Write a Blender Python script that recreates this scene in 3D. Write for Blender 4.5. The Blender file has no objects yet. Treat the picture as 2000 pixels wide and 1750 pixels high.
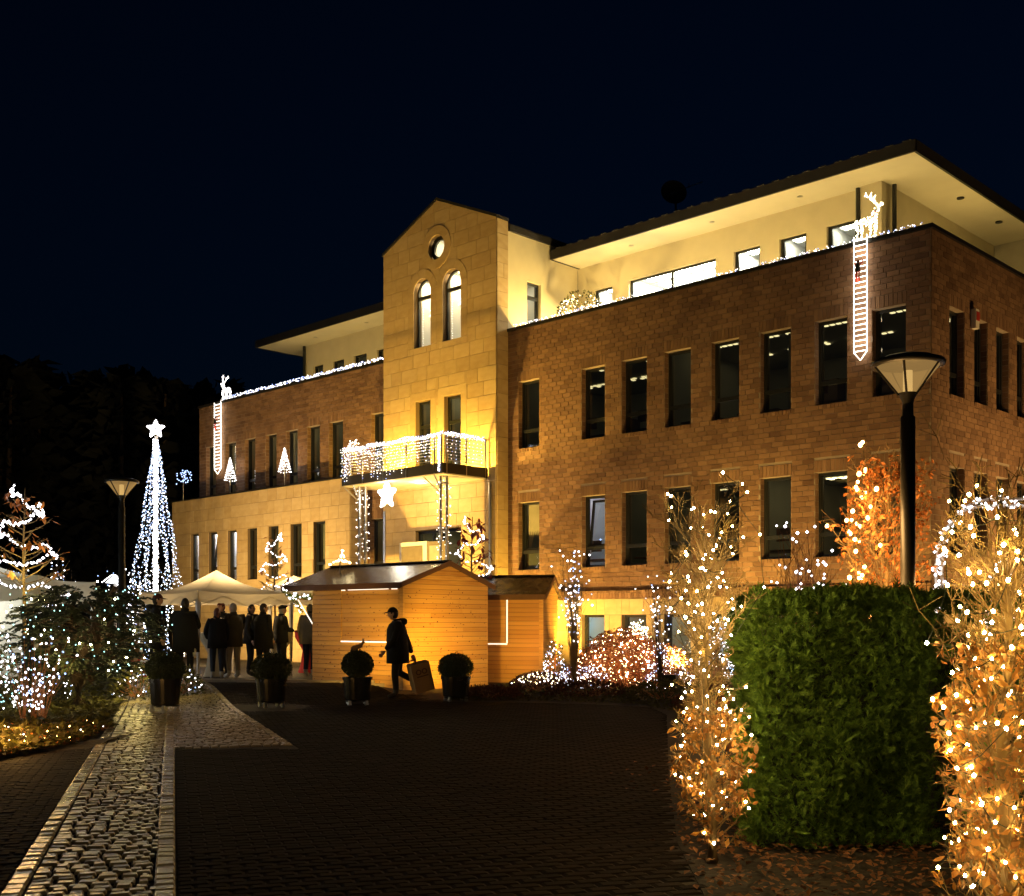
import bpy, bmesh, math, random
from mathutils import Vector, Matrix
random.seed(11)
R = random.random
U = random.uniform
S = bpy.context.scene
COL = S.collection
rad = math.radians

# ------------------------------------------------------------------ camera, sky, exposure
EYE = 1.5
FPX, HOR = 2250.0, 1216.0          # focal length and horizon row of the 2000 px wide photograph
cam = bpy.data.cameras.new('camera')
cam.sensor_width = 36.0
cam.lens = 36.0 * FPX / 2000.0
cam.shift_y = (HOR - 875.0) / 2000.0
cam.clip_end = 600.0
co = bpy.data.objects.new('camera', cam)
co.location = (0, 0, EYE)
co.rotation_euler = (rad(90), 0, 0)
COL.objects.link(co)
S.camera = co

w = bpy.data.worlds.new('World')
S.world = w
w.use_nodes = True
nt = w.node_tree
sky = nt.nodes.new('ShaderNodeTexSky')
sky.sky_type = 'NISHITA'
sky.sun_disc = False
sky.sun_elevation = rad(1.0)
sky.sun_rotation = rad(215)
sky.ozone_density = 4.0
sky.air_density = 1.0
sky.dust_density = 0.2
tint = nt.nodes.new('ShaderNodeMix'); tint.data_type = 'RGBA'; tint.blend_type = 'MULTIPLY'
tint.inputs[0].default_value = 1.0
tint.inputs[7].default_value = (0.42, 0.74, 1.0, 1)
bg = nt.nodes['Background']
bg.inputs['Strength'].default_value = 0.0072
nt.links.new(sky.outputs[0], tint.inputs[6])
nt.links.new(tint.outputs[2], bg.inputs['Color'])

S.view_settings.view_transform = 'Standard'
S.view_settings.look = 'None'
S.view_settings.exposure = 0.0
S.view_settings.gamma = 1.0
S.view_settings.use_curve_mapping = False
S.cycles.use_denoising = True
S.cycles.max_bounces = 6
S.cycles.diffuse_bounces = 2
S.cycles.glossy_bounces = 3
S.cycles.transparent_max_bounces = 12
S.cycles.sample_clamp_indirect = 4.0
S.cycles.sample_clamp_direct = 0.0

# ------------------------------------------------------------------ helpers
def P(px, py, d):
    return Vector(((px - 1000.0) / FPX * d, d, EYE + (HOR - py) / FPX * d))

def link(o, parent=None):
    COL.objects.link(o)
    if parent is not None:
        o.parent = parent
    return o

def tag(o, label, cat, group=None, kind=None):
    o['label'] = label
    o['category'] = cat
    if group: o['group'] = group
    if kind: o['kind'] = kind
    return o

def thing(name, label, cat, loc=(0, 0, 0), rz=0.0, group=None):
    o = bpy.data.objects.new(name, None)
    o.empty_display_size = 0.2
    o.location = loc
    o.rotation_euler = (0, 0, rz)
    link(o)
    return tag(o, label, cat, group)

class MB:
    def __init__(s):
        s.v = []; s.f = []; s.mi = []; s.m = 0
    def add(s, vs, fs):
        b = len(s.v)
        s.v.extend([tuple(a) for a in vs])
        for f in fs:
            s.f.append(tuple(b + i for i in f)); s.mi.append(s.m)
    def box(s, x0, x1, y0, y1, z0, z1):
        s.add([(x0,y0,z0),(x1,y0,z0),(x1,y1,z0),(x0,y1,z0),(x0,y0,z1),(x1,y0,z1),(x1,y1,z1),(x0,y1,z1)],
              [(0,3,2,1),(4,5,6,7),(0,1,5,4),(1,2,6,5),(2,3,7,6),(3,0,4,7)])
    def hexa(s, q):
        s.add(q, [(0,3,2,1),(4,5,6,7),(0,1,5,4),(1,2,6,5),(2,3,7,6),(3,0,4,7)])
    def prism(s, poly, to3, d0, d1):
        n = len(poly)
        s.add([to3(a, b, d0) for a, b in poly] + [to3(a, b, d1) for a, b in poly],
              [tuple(range(n)), tuple(range(2*n-1, n-1, -1))] + [(i, i+n, (i+1) % n + n, (i+1) % n) for i in range(n)])
    def tube(s, pts, r, n=4, cap=True):
        pts = [Vector(p) for p in pts]
        if not hasattr(r, '__len__'): r = [r] * len(pts)
        b = len(s.v)
        up = Vector((0, 0, 1))
        for i, p in enumerate(pts):
            t = (pts[min(i+1, len(pts)-1)] - pts[max(i-1, 0)])
            if t.length < 1e-9: t = up.copy()
            t.normalize()
            a = t.cross(up)
            if a.length < 0.05: a = t.cross(Vector((1, 0, 0)))
            a.normalize(); c = t.cross(a)
            for k in range(n):
                an = 2 * math.pi * k / n
                q = p + (a * math.cos(an) + c * math.sin(an)) * r[i]
                s.v.append(tuple(q))
        for i in range(len(pts) - 1):
            for k in range(n):
                k2 = (k + 1) % n
                s.f.append((b+i*n+k, b+i*n+k2, b+(i+1)*n+k2, b+(i+1)*n+k)); s.mi.append(s.m)
        if cap:
            s.f.append(tuple(b+k for k in range(n))[::-1]); s.mi.append(s.m)
            e = b + (len(pts)-1)*n
            s.f.append(tuple(e+k for k in range(n))); s.mi.append(s.m)
    def lathe(s, prof, n=16, c=(0, 0, 0), sx=1, sy=1):
        b = len(s.v)
        for r, z in prof:
            for k in range(n):
                a = 2*math.pi*k/n
                s.v.append((c[0]+r*math.cos(a)*sx, c[1]+r*math.sin(a)*sy, c[2]+z))
        for i in range(len(prof)-1):
            for k in range(n):
                k2 = (k+1) % n
                s.f.append((b+i*n+k, b+i*n+k2, b+(i+1)*n+k2, b+(i+1)*n+k)); s.mi.append(s.m)
    def ball(s, c, rx, ry=None, rz=None, n=10, m=7):
        ry = ry or rx; rz = rz or rx
        prof = []
        b = len(s.v)
        for i in range(m+1):
            th = math.pi*i/m
            for k in range(n):
                a = 2*math.pi*k/n
                s.v.append((c[0]+rx*math.sin(th)*math.cos(a), c[1]+ry*math.sin(th)*math.sin(a), c[2]-rz*math.cos(th)))
        for i in range(m):
            for k in range(n):
                k2 = (k+1) % n
                s.f.append((b+i*n+k, b+i*n+k2, b+(i+1)*n+k2, b+(i+1)*n+k)); s.mi.append(s.m)
    def octa(s, c, r):
        x, y, z = c
        s.add([(x+r,y,z),(x-r,y,z),(x,y+r,z),(x,y-r,z),(x,y,z+r),(x,y,z-r)],
              [(0,2,4),(2,1,4),(1,3,4),(3,0,4),(2,0,5),(1,2,5),(3,1,5),(0,3,5)])
    def leaf(s, c, d, nrm, L, W):
        c = Vector(c); d = Vector(d).normalized(); nrm = Vector(nrm)
        a = d.cross(nrm)
        if a.length < 1e-4: a = d.cross(Vector((0.3, 0.5, 0.8)))
        a.normalize(); nn = a.cross(d)
        s.add([c, c+d*L*0.5+a*W*0.5+nn*W*0.18, c+d*L, c+d*L*0.5-a*W*0.5+nn*W*0.18], [(0,1,2),(0,2,3)])
    def build(s, name, mats, parent=None, loc=None, smooth=False, kind=None):
        me = bpy.data.meshes.new(name)
        me.from_pydata(s.v, [], s.f)
        if not isinstance(mats, (list, tuple)): mats = [mats]
        for m in mats: me.materials.append(m)
        if len(mats) > 1: me.polygons.foreach_set('material_index', s.mi)
        if smooth: me.polygons.foreach_set('use_smooth', [True]*len(me.polygons))
        me.update()
        o = bpy.data.objects.new(name, me)
        if loc is not None: o.location = loc
        if kind: o['kind'] = kind
        return link(o, parent)

def inst(name, me, parent=None, loc=(0,0,0), rot=None, scale=None):
    o = bpy.data.objects.new(name, me)
    o.location = loc
    if rot is not None: o.rotation_euler = rot
    if scale is not None: o.scale = scale
    return link(o, parent)

def rvec():
    while True:
        v = Vector((U(-1,1), U(-1,1), U(-1,1)))
        if 0.05 < v.length < 1: return v.normalized()

# ------------------------------------------------------------------ materials
def mat(name, c, rough=0.6, metal=0.0, var=0.0, scale=6.0, island=0.0, bump=0.0, bscale=40.0, spec=0.5, c2=None, stretch=None, objr=False, coat=0.0, trans=0.0):
    m = bpy.data.materials.new(name); m.use_nodes = True
    t = m.node_tree; n = t.nodes; l = t.links
    b = n['Principled BSDF']
    b.inputs['Roughness'].default_value = rough
    b.inputs['Metallic'].default_value = metal
    b.inputs['Specular IOR Level'].default_value = spec
    if coat: b.inputs['Coat Weight'].default_value = coat
    cc = (*c, 1.0); cd = (*(c2 if c2 else tuple(x*0.45 for x in c)), 1.0)
    tc = n.new('ShaderNodeTexCoord'); vec = tc.outputs['Object']
    if stretch:
        mp = n.new('ShaderNodeMapping'); mp.inputs['Scale'].default_value = stretch
        l.new(vec, mp.inputs['Vector']); vec = mp.outputs[0]
    col = None
    if var > 0 or island > 0 or objr:
        mix = n.new('ShaderNodeMix'); mix.data_type = 'RGBA'
        mix.inputs[6].default_value = cc; mix.inputs[7].default_value = cd
        fac = None
        if var > 0:
            nz = n.new('ShaderNodeTexNoise'); nz.inputs['Scale'].default_value = scale; nz.inputs['Detail'].default_value = 6
            l.new(vec, nz.inputs['Vector'])
            mr = n.new('ShaderNodeMapRange'); mr.inputs[1].default_value = 0.35; mr.inputs[2].default_value = 0.7
            mr.inputs[4].default_value = var
            l.new(nz.outputs['Fac'], mr.inputs[0]); fac = mr.outputs[0]
        if island > 0 or objr:
            g = n.new('ShaderNodeNewGeometry'); r = g.outputs['Random Per Island']
            oi = n.new('ShaderNodeObjectInfo')
            ad = n.new('ShaderNodeMath'); ad.operation = 'ADD'; l.new(r, ad.inputs[0]); l.new(oi.outputs['Random'], ad.inputs[1])
            fr = n.new('ShaderNodeMath'); fr.operation = 'FRACT'; l.new(ad.outputs[0], fr.inputs[0])
            ml = n.new('ShaderNodeMath'); ml.operation = 'MULTIPLY'; ml.inputs[1].default_value = island or 0.6; l.new(fr.outputs[0], ml.inputs[0])
            if fac is None: fac = ml.outputs[0]
            else:
                a2 = n.new('ShaderNodeMath'); a2.operation = 'ADD'; a2.use_clamp = True
                l.new(fac, a2.inputs[0]); l.new(ml.outputs[0], a2.inputs[1]); fac = a2.outputs[0]
        l.new(fac, mix.inputs[0]); col = mix.outputs[2]
        l.new(col, b.inputs['Base Color'])
    else:
        b.inputs['Base Color'].default_value = cc
    if bump > 0:
        nb = n.new('ShaderNodeTexNoise'); nb.inputs['Scale'].default_value = bscale; nb.inputs['Detail'].default_value = 5
        l.new(vec, nb.inputs['Vector'])
        bp = n.new('ShaderNodeBump'); bp.inputs['Strength'].default_value = bump; bp.inputs['Distance'].default_value = 0.02
        l.new(nb.outputs['Fac'], bp.inputs['Height']); l.new(bp.outputs[0], b.inputs['Normal'])
    if trans > 0:
        tr = n.new('ShaderNodeBsdfTranslucent')
        if col: l.new(col, tr.inputs[0])
        else: tr.inputs[0].default_value = cc
        ms = n.new('ShaderNodeMixShader'); ms.inputs[0].default_value = trans
        l.new(b.outputs[0], ms.inputs[1]); l.new(tr.outputs[0], ms.inputs[2])
        l.new(ms.outputs[0], n['Material Output'].inputs[0])
    return m

def emis(name, c, s):
    m = bpy.data.materials.new(name); m.use_nodes = True
    b = m.node_tree.nodes['Principled BSDF']
    b.inputs['Base Color'].default_value = (*[min(0.8, x) for x in c], 1)
    b.inputs['Emission Color'].default_value = (*c, 1)
    b.inputs['Emission Strength'].default_value = s
    return m

def glassy(name, tintc=(0.8, 0.85, 0.85), refl=0.10, rough=0.02, em=None, ems=0.0, opac=0.0):
    m = bpy.data.materials.new(name); m.use_nodes = True
    t = m.node_tree; n = t.nodes; l = t.links
    n.remove(n['Principled BSDF'])
    tr = n.new('ShaderNodeBsdfTransparent'); tr.inputs[0].default_value = (*tintc, 1)
    gl = n.new('ShaderNodeBsdfGlossy'); gl.inputs['Roughness'].default_value = rough; gl.inputs[0].default_value = (0.9, 0.9, 0.9, 1)
    fr = n.new('ShaderNodeFresnel'); fr.inputs[0].default_value = 1.6
    ad = n.new('ShaderNodeMath'); ad.operation = 'ADD'; ad.use_clamp = True; ad.inputs[1].default_value = refl
    l.new(fr.outputs[0], ad.inputs[0])
    ms = n.new('ShaderNodeMixShader'); l.new(ad.outputs[0], ms.inputs[0]); l.new(tr.outputs[0], ms.inputs[1]); l.new(gl.outputs[0], ms.inputs[2])
    out = ms.outputs[0]
    if em:
        e = n.new('ShaderNodeEmission'); e.inputs[0].default_value = (*em, 1); e.inputs[1].default_value = ems
        m2 = n.new('ShaderNodeMixShader'); m2.inputs[0].default_value = opac
        l.new(out, m2.inputs[1]); l.new(e.outputs[0], m2.inputs[2]); out = m2.outputs[0]
    l.new(out, n['Material Output'].inputs[0])
    return m

M = {}
M['brick'] = mat('brick', (0.31, 0.18, 0.105), 0.85, var=0.45, scale=1.3, island=0.6, bump=0.35, bscale=60, c2=(0.12, 0.06, 0.034))
M['mortar'] = mat('mortar', (0.36, 0.29, 0.235), 0.95, var=0.4, scale=3, bump=0.3)
M['stone'] = mat('sandstone', (0.56, 0.42, 0.24), 0.8, var=0.55, scale=2.6, island=0.5, bump=0.25, bscale=25, c2=(0.42, 0.29, 0.14), stretch=(1, 1, 2.2))
M['joint'] = mat('stone joint', (0.16, 0.11, 0.06), 0.95)
M['plaster'] = mat('cream plaster', (0.72, 0.63, 0.44), 0.9, var=0.15, scale=2, bump=0.1, bscale=90)
M['soffit'] = mat('white soffit', (0.74, 0.68, 0.54), 0.85, var=0.12, scale=1.5)
M['roof'] = mat('dark roof', (0.022, 0.02, 0.02), 0.7, var=0.5, scale=4)
M['zinc'] = mat('dark zinc', (0.05, 0.045, 0.04), 0.45, metal=0.6)
M['frame'] = mat('anthracite frame', (0.016, 0.018, 0.02), 0.35)
M['steel'] = mat('brushed steel', (0.6, 0.58, 0.52), 0.28, metal=1.0)
M['concrete'] = mat('pale concrete', (0.55, 0.5, 0.4), 0.8, var=0.3, scale=3)
M['glass'] = glassy('window glass', (0.72, 0.78, 0.76), 0.07)
M['white'] = mat('white paint', (0.75, 0.72, 0.66), 0.5)
M['curtain'] = mat('curtain', (0.5, 0.47, 0.36), 0.9, var=0.3, scale=5, trans=0.3)
M['roomwall'] = mat('office wall', (0.42, 0.40, 0.33), 0.9, var=0.15, scale=2)
M['roomwhite'] = mat('white office wall', (0.8, 0.8, 0.78), 0.9)
M['deskwood'] = mat('desk wood', (0.2, 0.11, 0.05), 0.5, var=0.4, scale=5)
M['pine'] = mat('pine board', (0.66, 0.39, 0.11), 0.6, var=0.75, scale=2.2, island=0.5, bump=0.25, bscale=16, c2=(0.42, 0.20, 0.04), stretch=(0.7, 0.7, 9))
M['knot'] = mat('pine knot', (0.13, 0.05, 0.02), 0.7)
M['felt'] = mat('wet roof felt', (0.10, 0.07, 0.035), 0.26, var=0.9, scale=3.5, bump=0.3, bscale=7, c2=(0.02, 0.016, 0.014))
M['darkwood'] = mat('brown stained wood', (0.12, 0.055, 0.025), 0.6, var=0.4)
M['canvas'] = mat('white canvas', (0.72, 0.66, 0.5), 0.8, var=0.15, scale=2, bump=0.5, bscale=5, trans=0.35)
M['bark'] = mat('smooth bark', (0.21, 0.135, 0.045), 0.8, var=0.5, scale=14, bump=0.4, bscale=30, stretch=(1, 1, 0.4))
M['bark2'] = mat('dark bark', (0.09, 0.06, 0.035), 0.9, var=0.5, scale=10, bump=0.6, bscale=25)
M['twig'] = mat('orange twig', (0.42, 0.18, 0.06), 0.8, island=0.6)
M['beech'] = mat('dry beech leaf', (0.46, 0.22, 0.045), 0.6, island=0.8, c2=(0.22, 0.085, 0.02), trans=0.35)
M['redleaf'] = mat('red maple leaf', (0.3, 0.05, 0.03), 0.6, island=0.8, c2=(0.12, 0.02, 0.015), trans=0.3)
M['orangeleaf'] = mat('orange leaf', (0.5, 0.17, 0.03), 0.6, island=0.7, trans=0.3)
M['thuja'] = mat('thuja green', (0.14, 0.24, 0.018), 0.7, island=0.9, c2=(0.05, 0.11, 0.012), trans=0.25)
M['boxgreen'] = mat('box green', (0.04, 0.065, 0.02), 0.6, island=0.8, c2=(0.018, 0.032, 0.01))
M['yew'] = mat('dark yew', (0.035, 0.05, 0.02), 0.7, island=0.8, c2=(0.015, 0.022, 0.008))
M['cover'] = mat('olive ground cover', (0.11, 0.11, 0.025), 0.8, island=0.9, c2=(0.045, 0.035, 0.01), trans=0.2)
M['litter'] = mat('fallen leaves', (0.24, 0.1, 0.03), 0.8, island=0.9, c2=(0.09, 0.04, 0.015))
M['heather'] = mat('brown heather', (0.16, 0.06, 0.03), 0.9, island=0.9, c2=(0.05, 0.02, 0.012))
M['hydra'] = mat('dry hydrangea', (0.34, 0.13, 0.05), 0.9, island=0.9, c2=(0.16, 0.05, 0.02), trans=0.25)
M['forest'] = mat('forest', (0.006, 0.007, 0.005), 0.95, island=0.6)
M['innerref'] = mat('lamp inside', (0.02, 0.015, 0.008), 0.6)
M['soil'] = mat('dark soil', (0.035, 0.025, 0.015), 0.95, var=0.6, scale=6, bump=0.8, bscale=15)
M['asphalt'] = mat('dark ground', (0.035, 0.03, 0.026), 0.8, var=0.4, scale=5, bump=0.4, bscale=60)
M['sett'] = mat('granite sett', (0.32, 0.26, 0.14), 0.3, var=0.4, scale=30, island=0.6, bump=0.35, bscale=70, c2=(0.13, 0.105, 0.065), spec=0.7)
M['edgesett'] = mat('pale granite sett', (0.42, 0.35, 0.2), 0.26, var=0.4, scale=30, island=0.45, bump=0.35, bscale=70, spec=0.7)
M['paver'] = mat('dark clay paver', (0.024, 0.016, 0.010), 0.85, var=0.4, scale=25, island=0.6, bump=0.3, bscale=60, c2=(0.010, 0.007, 0.005), spec=0.08)
M['kerb'] = mat('kerb stone', (0.34, 0.28, 0.24), 0.8, var=0.4, scale=8)
M['pot'] = mat('black plastic pot', (0.012, 0.012, 0.012), 0.25)
M['black'] = mat('black cloth', (0.007, 0.0065, 0.006), 0.9, var=0.4, scale=8, bump=0.5, bscale=9)
M['charcoal'] = mat('charcoal cloth', (0.014, 0.013, 0.012), 0.9, var=0.4, scale=8, bump=0.5, bscale=9)
M['olive'] = mat('olive jacket', (0.05, 0.042, 0.022), 0.85, var=0.4, scale=8, bump=0.5, bscale=9)
M['denim'] = mat('dark denim', (0.02, 0.026, 0.042), 0.9, var=0.5, scale=10, bump=0.4, bscale=12)
M['khaki'] = mat('beige trousers', (0.3, 0.25, 0.19), 0.9, var=0.3, scale=8, bump=0.4, bscale=12)
M['beige'] = mat('grey beige jacket', (0.2, 0.16, 0.1), 0.9, var=0.3, scale=8, bump=0.4, bscale=10)
M['skin'] = mat('skin', (0.5, 0.29, 0.2), 0.55)
M['hairdark'] = mat('dark hair', (0.022, 0.014, 0.009), 0.6, var=0.5, scale=40)
M['hairgrey'] = mat('grey hair', (0.34, 0.3, 0.25), 0.6, var=0.4, scale=40)
M['hairred'] = mat('auburn hair', (0.16, 0.045, 0.02), 0.5, var=0.5, scale=40)
M['shoe'] = mat('dark shoe', (0.02, 0.016, 0.012), 0.5)
M['sneaker'] = mat('white sole shoe', (0.5, 0.47, 0.42), 0.6)
M['eye'] = mat('dark eye', (0.01, 0.008, 0.006), 0.2)
M['lip'] = mat('lips', (0.36, 0.15, 0.11), 0.5)
M['hatred'] = mat('dull red cap', (0.09, 0.02, 0.015), 0.9)
M['card'] = mat('brown cardboard', (0.36, 0.22, 0.1), 0.8, var=0.2, scale=6)
M['cardink'] = mat('brown print', (0.12, 0.05, 0.03), 0.8)
M['red'] = mat('red cloth', (0.42, 0.02, 0.015), 0.7, var=0.3, scale=8)
M['cable'] = mat('green cable', (0.012, 0.02, 0.01), 0.6)
M['lampblack'] = mat('dark lamp metal', (0.03, 0.027, 0.02), 0.4, metal=0.5)
M['bulbW'] = emis('cool white bulb', (0.95, 0.92, 0.98), 8)
M['bulbB'] = emis('blue white bulb', (0.38, 0.54, 1.0), 2.4)
M['bulbT'] = emis('teal white bulb', (0.36, 0.8, 0.8), 2.6)
M['bulbN'] = emis('near warm bulb', (1.0, 0.64, 0.18), 210)
M['bulbM'] = emis('near white bulb', (1.0, 0.72, 0.34), 180)
M['bulbY'] = emis('warm white bulb', (1.0, 0.78, 0.42), 10)
M['bulbO'] = emis('amber bulb', (1.0, 0.55, 0.16), 22)
M['bulbF'] = emis('facade bulb', (1.0, 0.95, 0.92), 4)
M['bulbFB'] = emis('facade blue bulb', (0.35, 0.45, 1.0), 3)
M['bulbRW'] = emis('warm reindeer bulb', (1.0, 0.86, 0.55), 7)
M['rope'] = emis('white rope light', (1.0, 0.93, 0.78), 6)
M['led'] = emis('led strip', (1.0, 0.86, 0.72), 1.6)
M['starglow'] = emis('lit paper star', (0.95, 0.97, 1.0), 3.5)
M['lens'] = glassy('lamp lens', (0.95, 0.9, 0.75), 0.03, 0.1, em=(1.0, 0.58, 0.18), ems=0.42, opac=0.6)

def point(name, loc, power, c, r=0.1, parent=None, spot=None, aim=None, blend=0.6):
    l = bpy.data.lights.new(name, 'SPOT' if spot else 'POINT')
    l.energy = power; l.color = c; l.shadow_soft_size = r
    o = bpy.data.objects.new(name, l); o.location = loc
    if spot:
        l.spot_size = rad(spot); l.spot_blend = blend
        o.rotation_euler = (Vector(aim) - Vector(loc)).to_track_quat('-Z', 'Y').to_euler()
    return link(o, parent)

# ------------------------------------------------------------------ ground
def sm(t):
    t = max(0.0, min(1.0, t)); return t*t*(3-2*t)
def G(x, y):
    return 0.17 * sm((y-19.5)/5.0) * sm((-1.5-x)/2.5)

def struct(o):
    o['kind'] = 'structure'; return o

mb = MB()
xs = [-300, -120, -60, -35, -25] + [-20 + i for i in range(0, 36)] + [18, 25, 40, 80, 300]
ys = [-60, -20, -5] + [0 + i for i in range(0, 46)] + [50, 60, 80, 120, 300]
for i in range(len(xs)-1):
    for j in range(len(ys)-1):
        q = [(xs[i], ys[j]), (xs[i+1], ys[j]), (xs[i+1], ys[j+1]), (xs[i], ys[j+1])]
        mb.add([(x, y, G(x, y)) for x, y in q], [(0, 1, 2, 3)])
struct(mb.build('ground', M['asphalt']))

# path frame: u along the path, v across it (to the right)
PO = Vector((-1.85, 6.32)); PD = Vector((-0.2820, 0.9594)); PP = Vector((0.9594, 0.2820))
def uv(u, v): 
    q = PO + PD*u + PP*v; return q.x, q.y
def vu(x, y):
    r = Vector((x, y)) - PO; return r.dot(PD), r.dot(PP)
def wide_right(u): return 1.42 - 0.75*max(0, (u-7.1))/13.4

def inpoly(x, y, poly):
    c = False; n = len(poly)
    for i in range(n):
        x1, y1 = poly[i]; x2, y2 = poly[(i+1) % n]
        if (y1 > y) != (y2 > y) and x < (x2-x1)*(y-y1)/(y2-y1)+x1: c = not c
    return c
BED_R = [(0.85, 2), (1.12, 7.8), (1.5, 11), (2.5, 18.6), (2.45, 20.2), (1.6, 20.9), (0.3, 21.4), (-1.3, 21.7), (-1.5, 23.5), (-0.2, 25.6), (-0.4, 29), (2, 29.8), (8.5, 23.6), (14, 29), (14, 2)]
BED_L = [(-40, 12.4), (-5.6, 12.5), (-5.3, 14.1), (-5.62, 16.3)] + [uv(u, -0.93) for u in (11, 14, 17, 20.5)] + [(-9.6, 28), (-12, 33), (-40, 33)]

def in_path(x, y):
    u, v = vu(x, y)
    if -0.90 < v < 0.0: return True
    return v >= 0 and y > 13.62 + 0.02*(x+4) and v < wide_right(u)

def sett(mb, cx, cy, hu, hv, z0, h, tilt, du, dv):
    # rounded block: top narrower than the foot, tipped a little
    ch = min(hu, hv) * 0.22
    q = []
    for sx, sy, k in ((-1,-1,0),(1,-1,0),(1,1,0),(-1,1,0),(-1,-1,1),(1,-1,1),(1,1,1),(-1,1,1),(-1,-1,2),(1,-1,2),(1,1,2),(-1,1,2)):
        a = hu - (ch if k == 2 else 0); b = hv - (ch if k == 2 else 0)
        x = cx + du[0]*sx*a + dv[0]*sy*b; y = cy + du[1]*sx*a + dv[1]*sy*b
        z = z0 + (0, h*0.55, h)[k] + (tilt[0]*sx + tilt[1]*sy)*(0.4 if k else 0)
        q.append((x, y, z))
    mb.add(q, [(0,1,5,4),(1,2,6,5),(2,3,7,6),(3,0,4,7),(4,5,9,8),(5,6,10,9),(6,7,11,10),(7,4,8,11),(8,9,10,11)])

path = MB()
for i in range(34):
    u0, u1 = -2+i*0.7, -2+(i+1)*0.7
    va, vb = (0.0, 0.0)
    a0, b0 = uv(u0, -0.90); a1, b1 = uv(u1, -0.90)
    vr0 = wide_right(u0) if u0 > 7.5 else 0.0; vr1 = wide_right(u1) if u1 > 7.5 else 0.0
    c0 = uv(u0, vr0); c1 = uv(u1, vr1)
    if u0 < 7.5 < u1: c1 = uv(u1, 0)
    path.add([(a0, b0, G(a0,b0)+.006), (*c0, G(*c0)+.006), (*c1, G(*c1)+.006), (a1, b1, G(a1,b1)+.006)], [(0,1,2,3)])
path_o = struct(path.build('cobbled_path', M['soil']))

def laying(name, cells, m, parent, maxn, h, m_of=None):
    # the largest on screen become objects of their own, the rest one mesh
    cells.sort(key=lambda c: c[1])
    near, far = cells[:maxn], cells[maxn:]
    var = []
    for k in range(14):
        b = MB(); sett(b, 0, 0, 0.5, 0.5, 0, 1.0, (U(-.07,.07), U(-.07,.07)), (1, 0), (0, 1))
        me = bpy.data.meshes.new(name); me.from_pydata(b.v, [], b.f); var.append(me)
    keyed = {}
    for c in near:
        cx, cy, hu, hv, hh, mm, ang = c
        k = (random.randrange(14), mm)
        if k not in keyed:
            me = var[k[0]].copy(); me.materials.append(M[mm]); keyed[k] = me
        o = inst(name, keyed[k], parent, (cx, cy, G(cx, cy)-0.01), (0, 0, ang), (hu*2, hv*2, hh+0.01))
    bym = {}
    for cx, cy, hu, hv, hh, mm, ang in far:
        b = bym_get(bym, mm)
        ca, sa = math.cos(ang), math.sin(ang)
        t = U(-.08, .08)*hh, U(-.08, .08)*hh
        sett(b, cx, cy, hu, hv, G(cx, cy)-.004, hh, t, (ca, sa), (-sa, ca))
    for mm, b in bym.items():
        b.build(name + ('s' if not name.endswith('s') else ''), M[mm], parent, kind='stuff')
def bym_get(d, k):
    if k not in d: d[k] = MB()
    return d[k]

cells = []
PANG = math.atan2(PD.y, PD.x)
def put(u, v, hu, hv, h, m, jit=0.0):
    x, y = uv(u, v)
    if y < 5.6: return
    cells.append((x, y, hu, hv, h, m, PANG + U(-jit, jit)))
u = -1.0
while u < 21.5:                                            # edging rows
    l = U(.105, .15)
    put(u+l/2, -0.055, l/2-.008, .058, U(.026, .036), 'edgesett', .03)
    if u > 0: put(u+l/2, -0.86, l/2-.008, .055, U(.022, .034), 'edgesett', .04)
    if u > 7.6: put(u+l/2, wide_right(u)-.06, l/2-.008, .055, U(.022, .034), 'edgesett', .04)
    u += l
u = -1.0
while u < 21.5:
    l = U(.085, .112)
    v = -0.80
    vend = -0.135
    wide = False
    x, y = uv(u+l/2, 0)
    if y > 13.65: vend = wide_right(u)-.13
    while v < vend:
        wv = U(.09, .145)
        if v + wv > vend + .03: wv = max(.06, vend-v)
        x, y = uv(u+l/2, v+wv/2)
        if v+wv/2 < 0 or y > 13.68:
            put(u+l/2+U(-.014,.014), v+wv/2, l/2-.010, wv/2-.010, U(.020, .032), 'sett', .08)
        v += wv
    u += l
laying('cobblestone', cells, None, path_o, 300, .03)

# pavers
dv_ = MB(); 
drv = [(-16, 3), (0.85, 3), (1.12, 7.8), (1.5, 11), (2.5, 18.6), (2.45, 20.2), (1.6, 20.9), (0.3, 21.4), (-1.3, 21.7), (-1.5, 23.5), (-1.7, 25.3)]
dv_o = MB()
for i in range(9):
    for j in range(12):
        x0, x1 = -16+i*2, -14+i*2; y0, y1 = 3+j*2, 5+j*2
        dv_o.add([(x0,y0,G(x0,y0)+.003),(x1,y0,G(x1,y0)+.003),(x1,y1,G(x1,y1)+.003),(x0,y1,G(x0,y1)+.003)], [(0,1,2,3)])
drive = struct(dv_o.build('driveway', M['soil']))
cells = []
row = 0; u = -1.2
BL = BED_L
while u < 20.5:
    v = -9.0 + (0.1 if row % 2 else 0.0)
    while v < 9.0:
        y0 = uv(u+.05, v+.1)[1]
        vr = wide_right(u)+.006 if y0 > 13.60 else .006
        for a, b in ((v, min(v+.2, -.918)), (max(v, vr), v+.2)):
            if b-a < .03 or b > v+.2001 or a < v-.0001: continue
            x, y = uv(u+.05, (a+b)/2)
            if y > 5.7 and abs(x) < y*0.47 and y < 25.4 and not inpoly(x, y, BED_R) and not inpoly(x, y, BED_L) and not (v > 4.2 and u > 16.5):
                cells.append((x, y, .0465, (b-a)/2-.0035, U(.012, .0165), 'paver', PANG+U(-.012,.012)))
        v += .2
    u += .1; row += 1
laying('paver', cells, None, drive, 300, .015)

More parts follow.
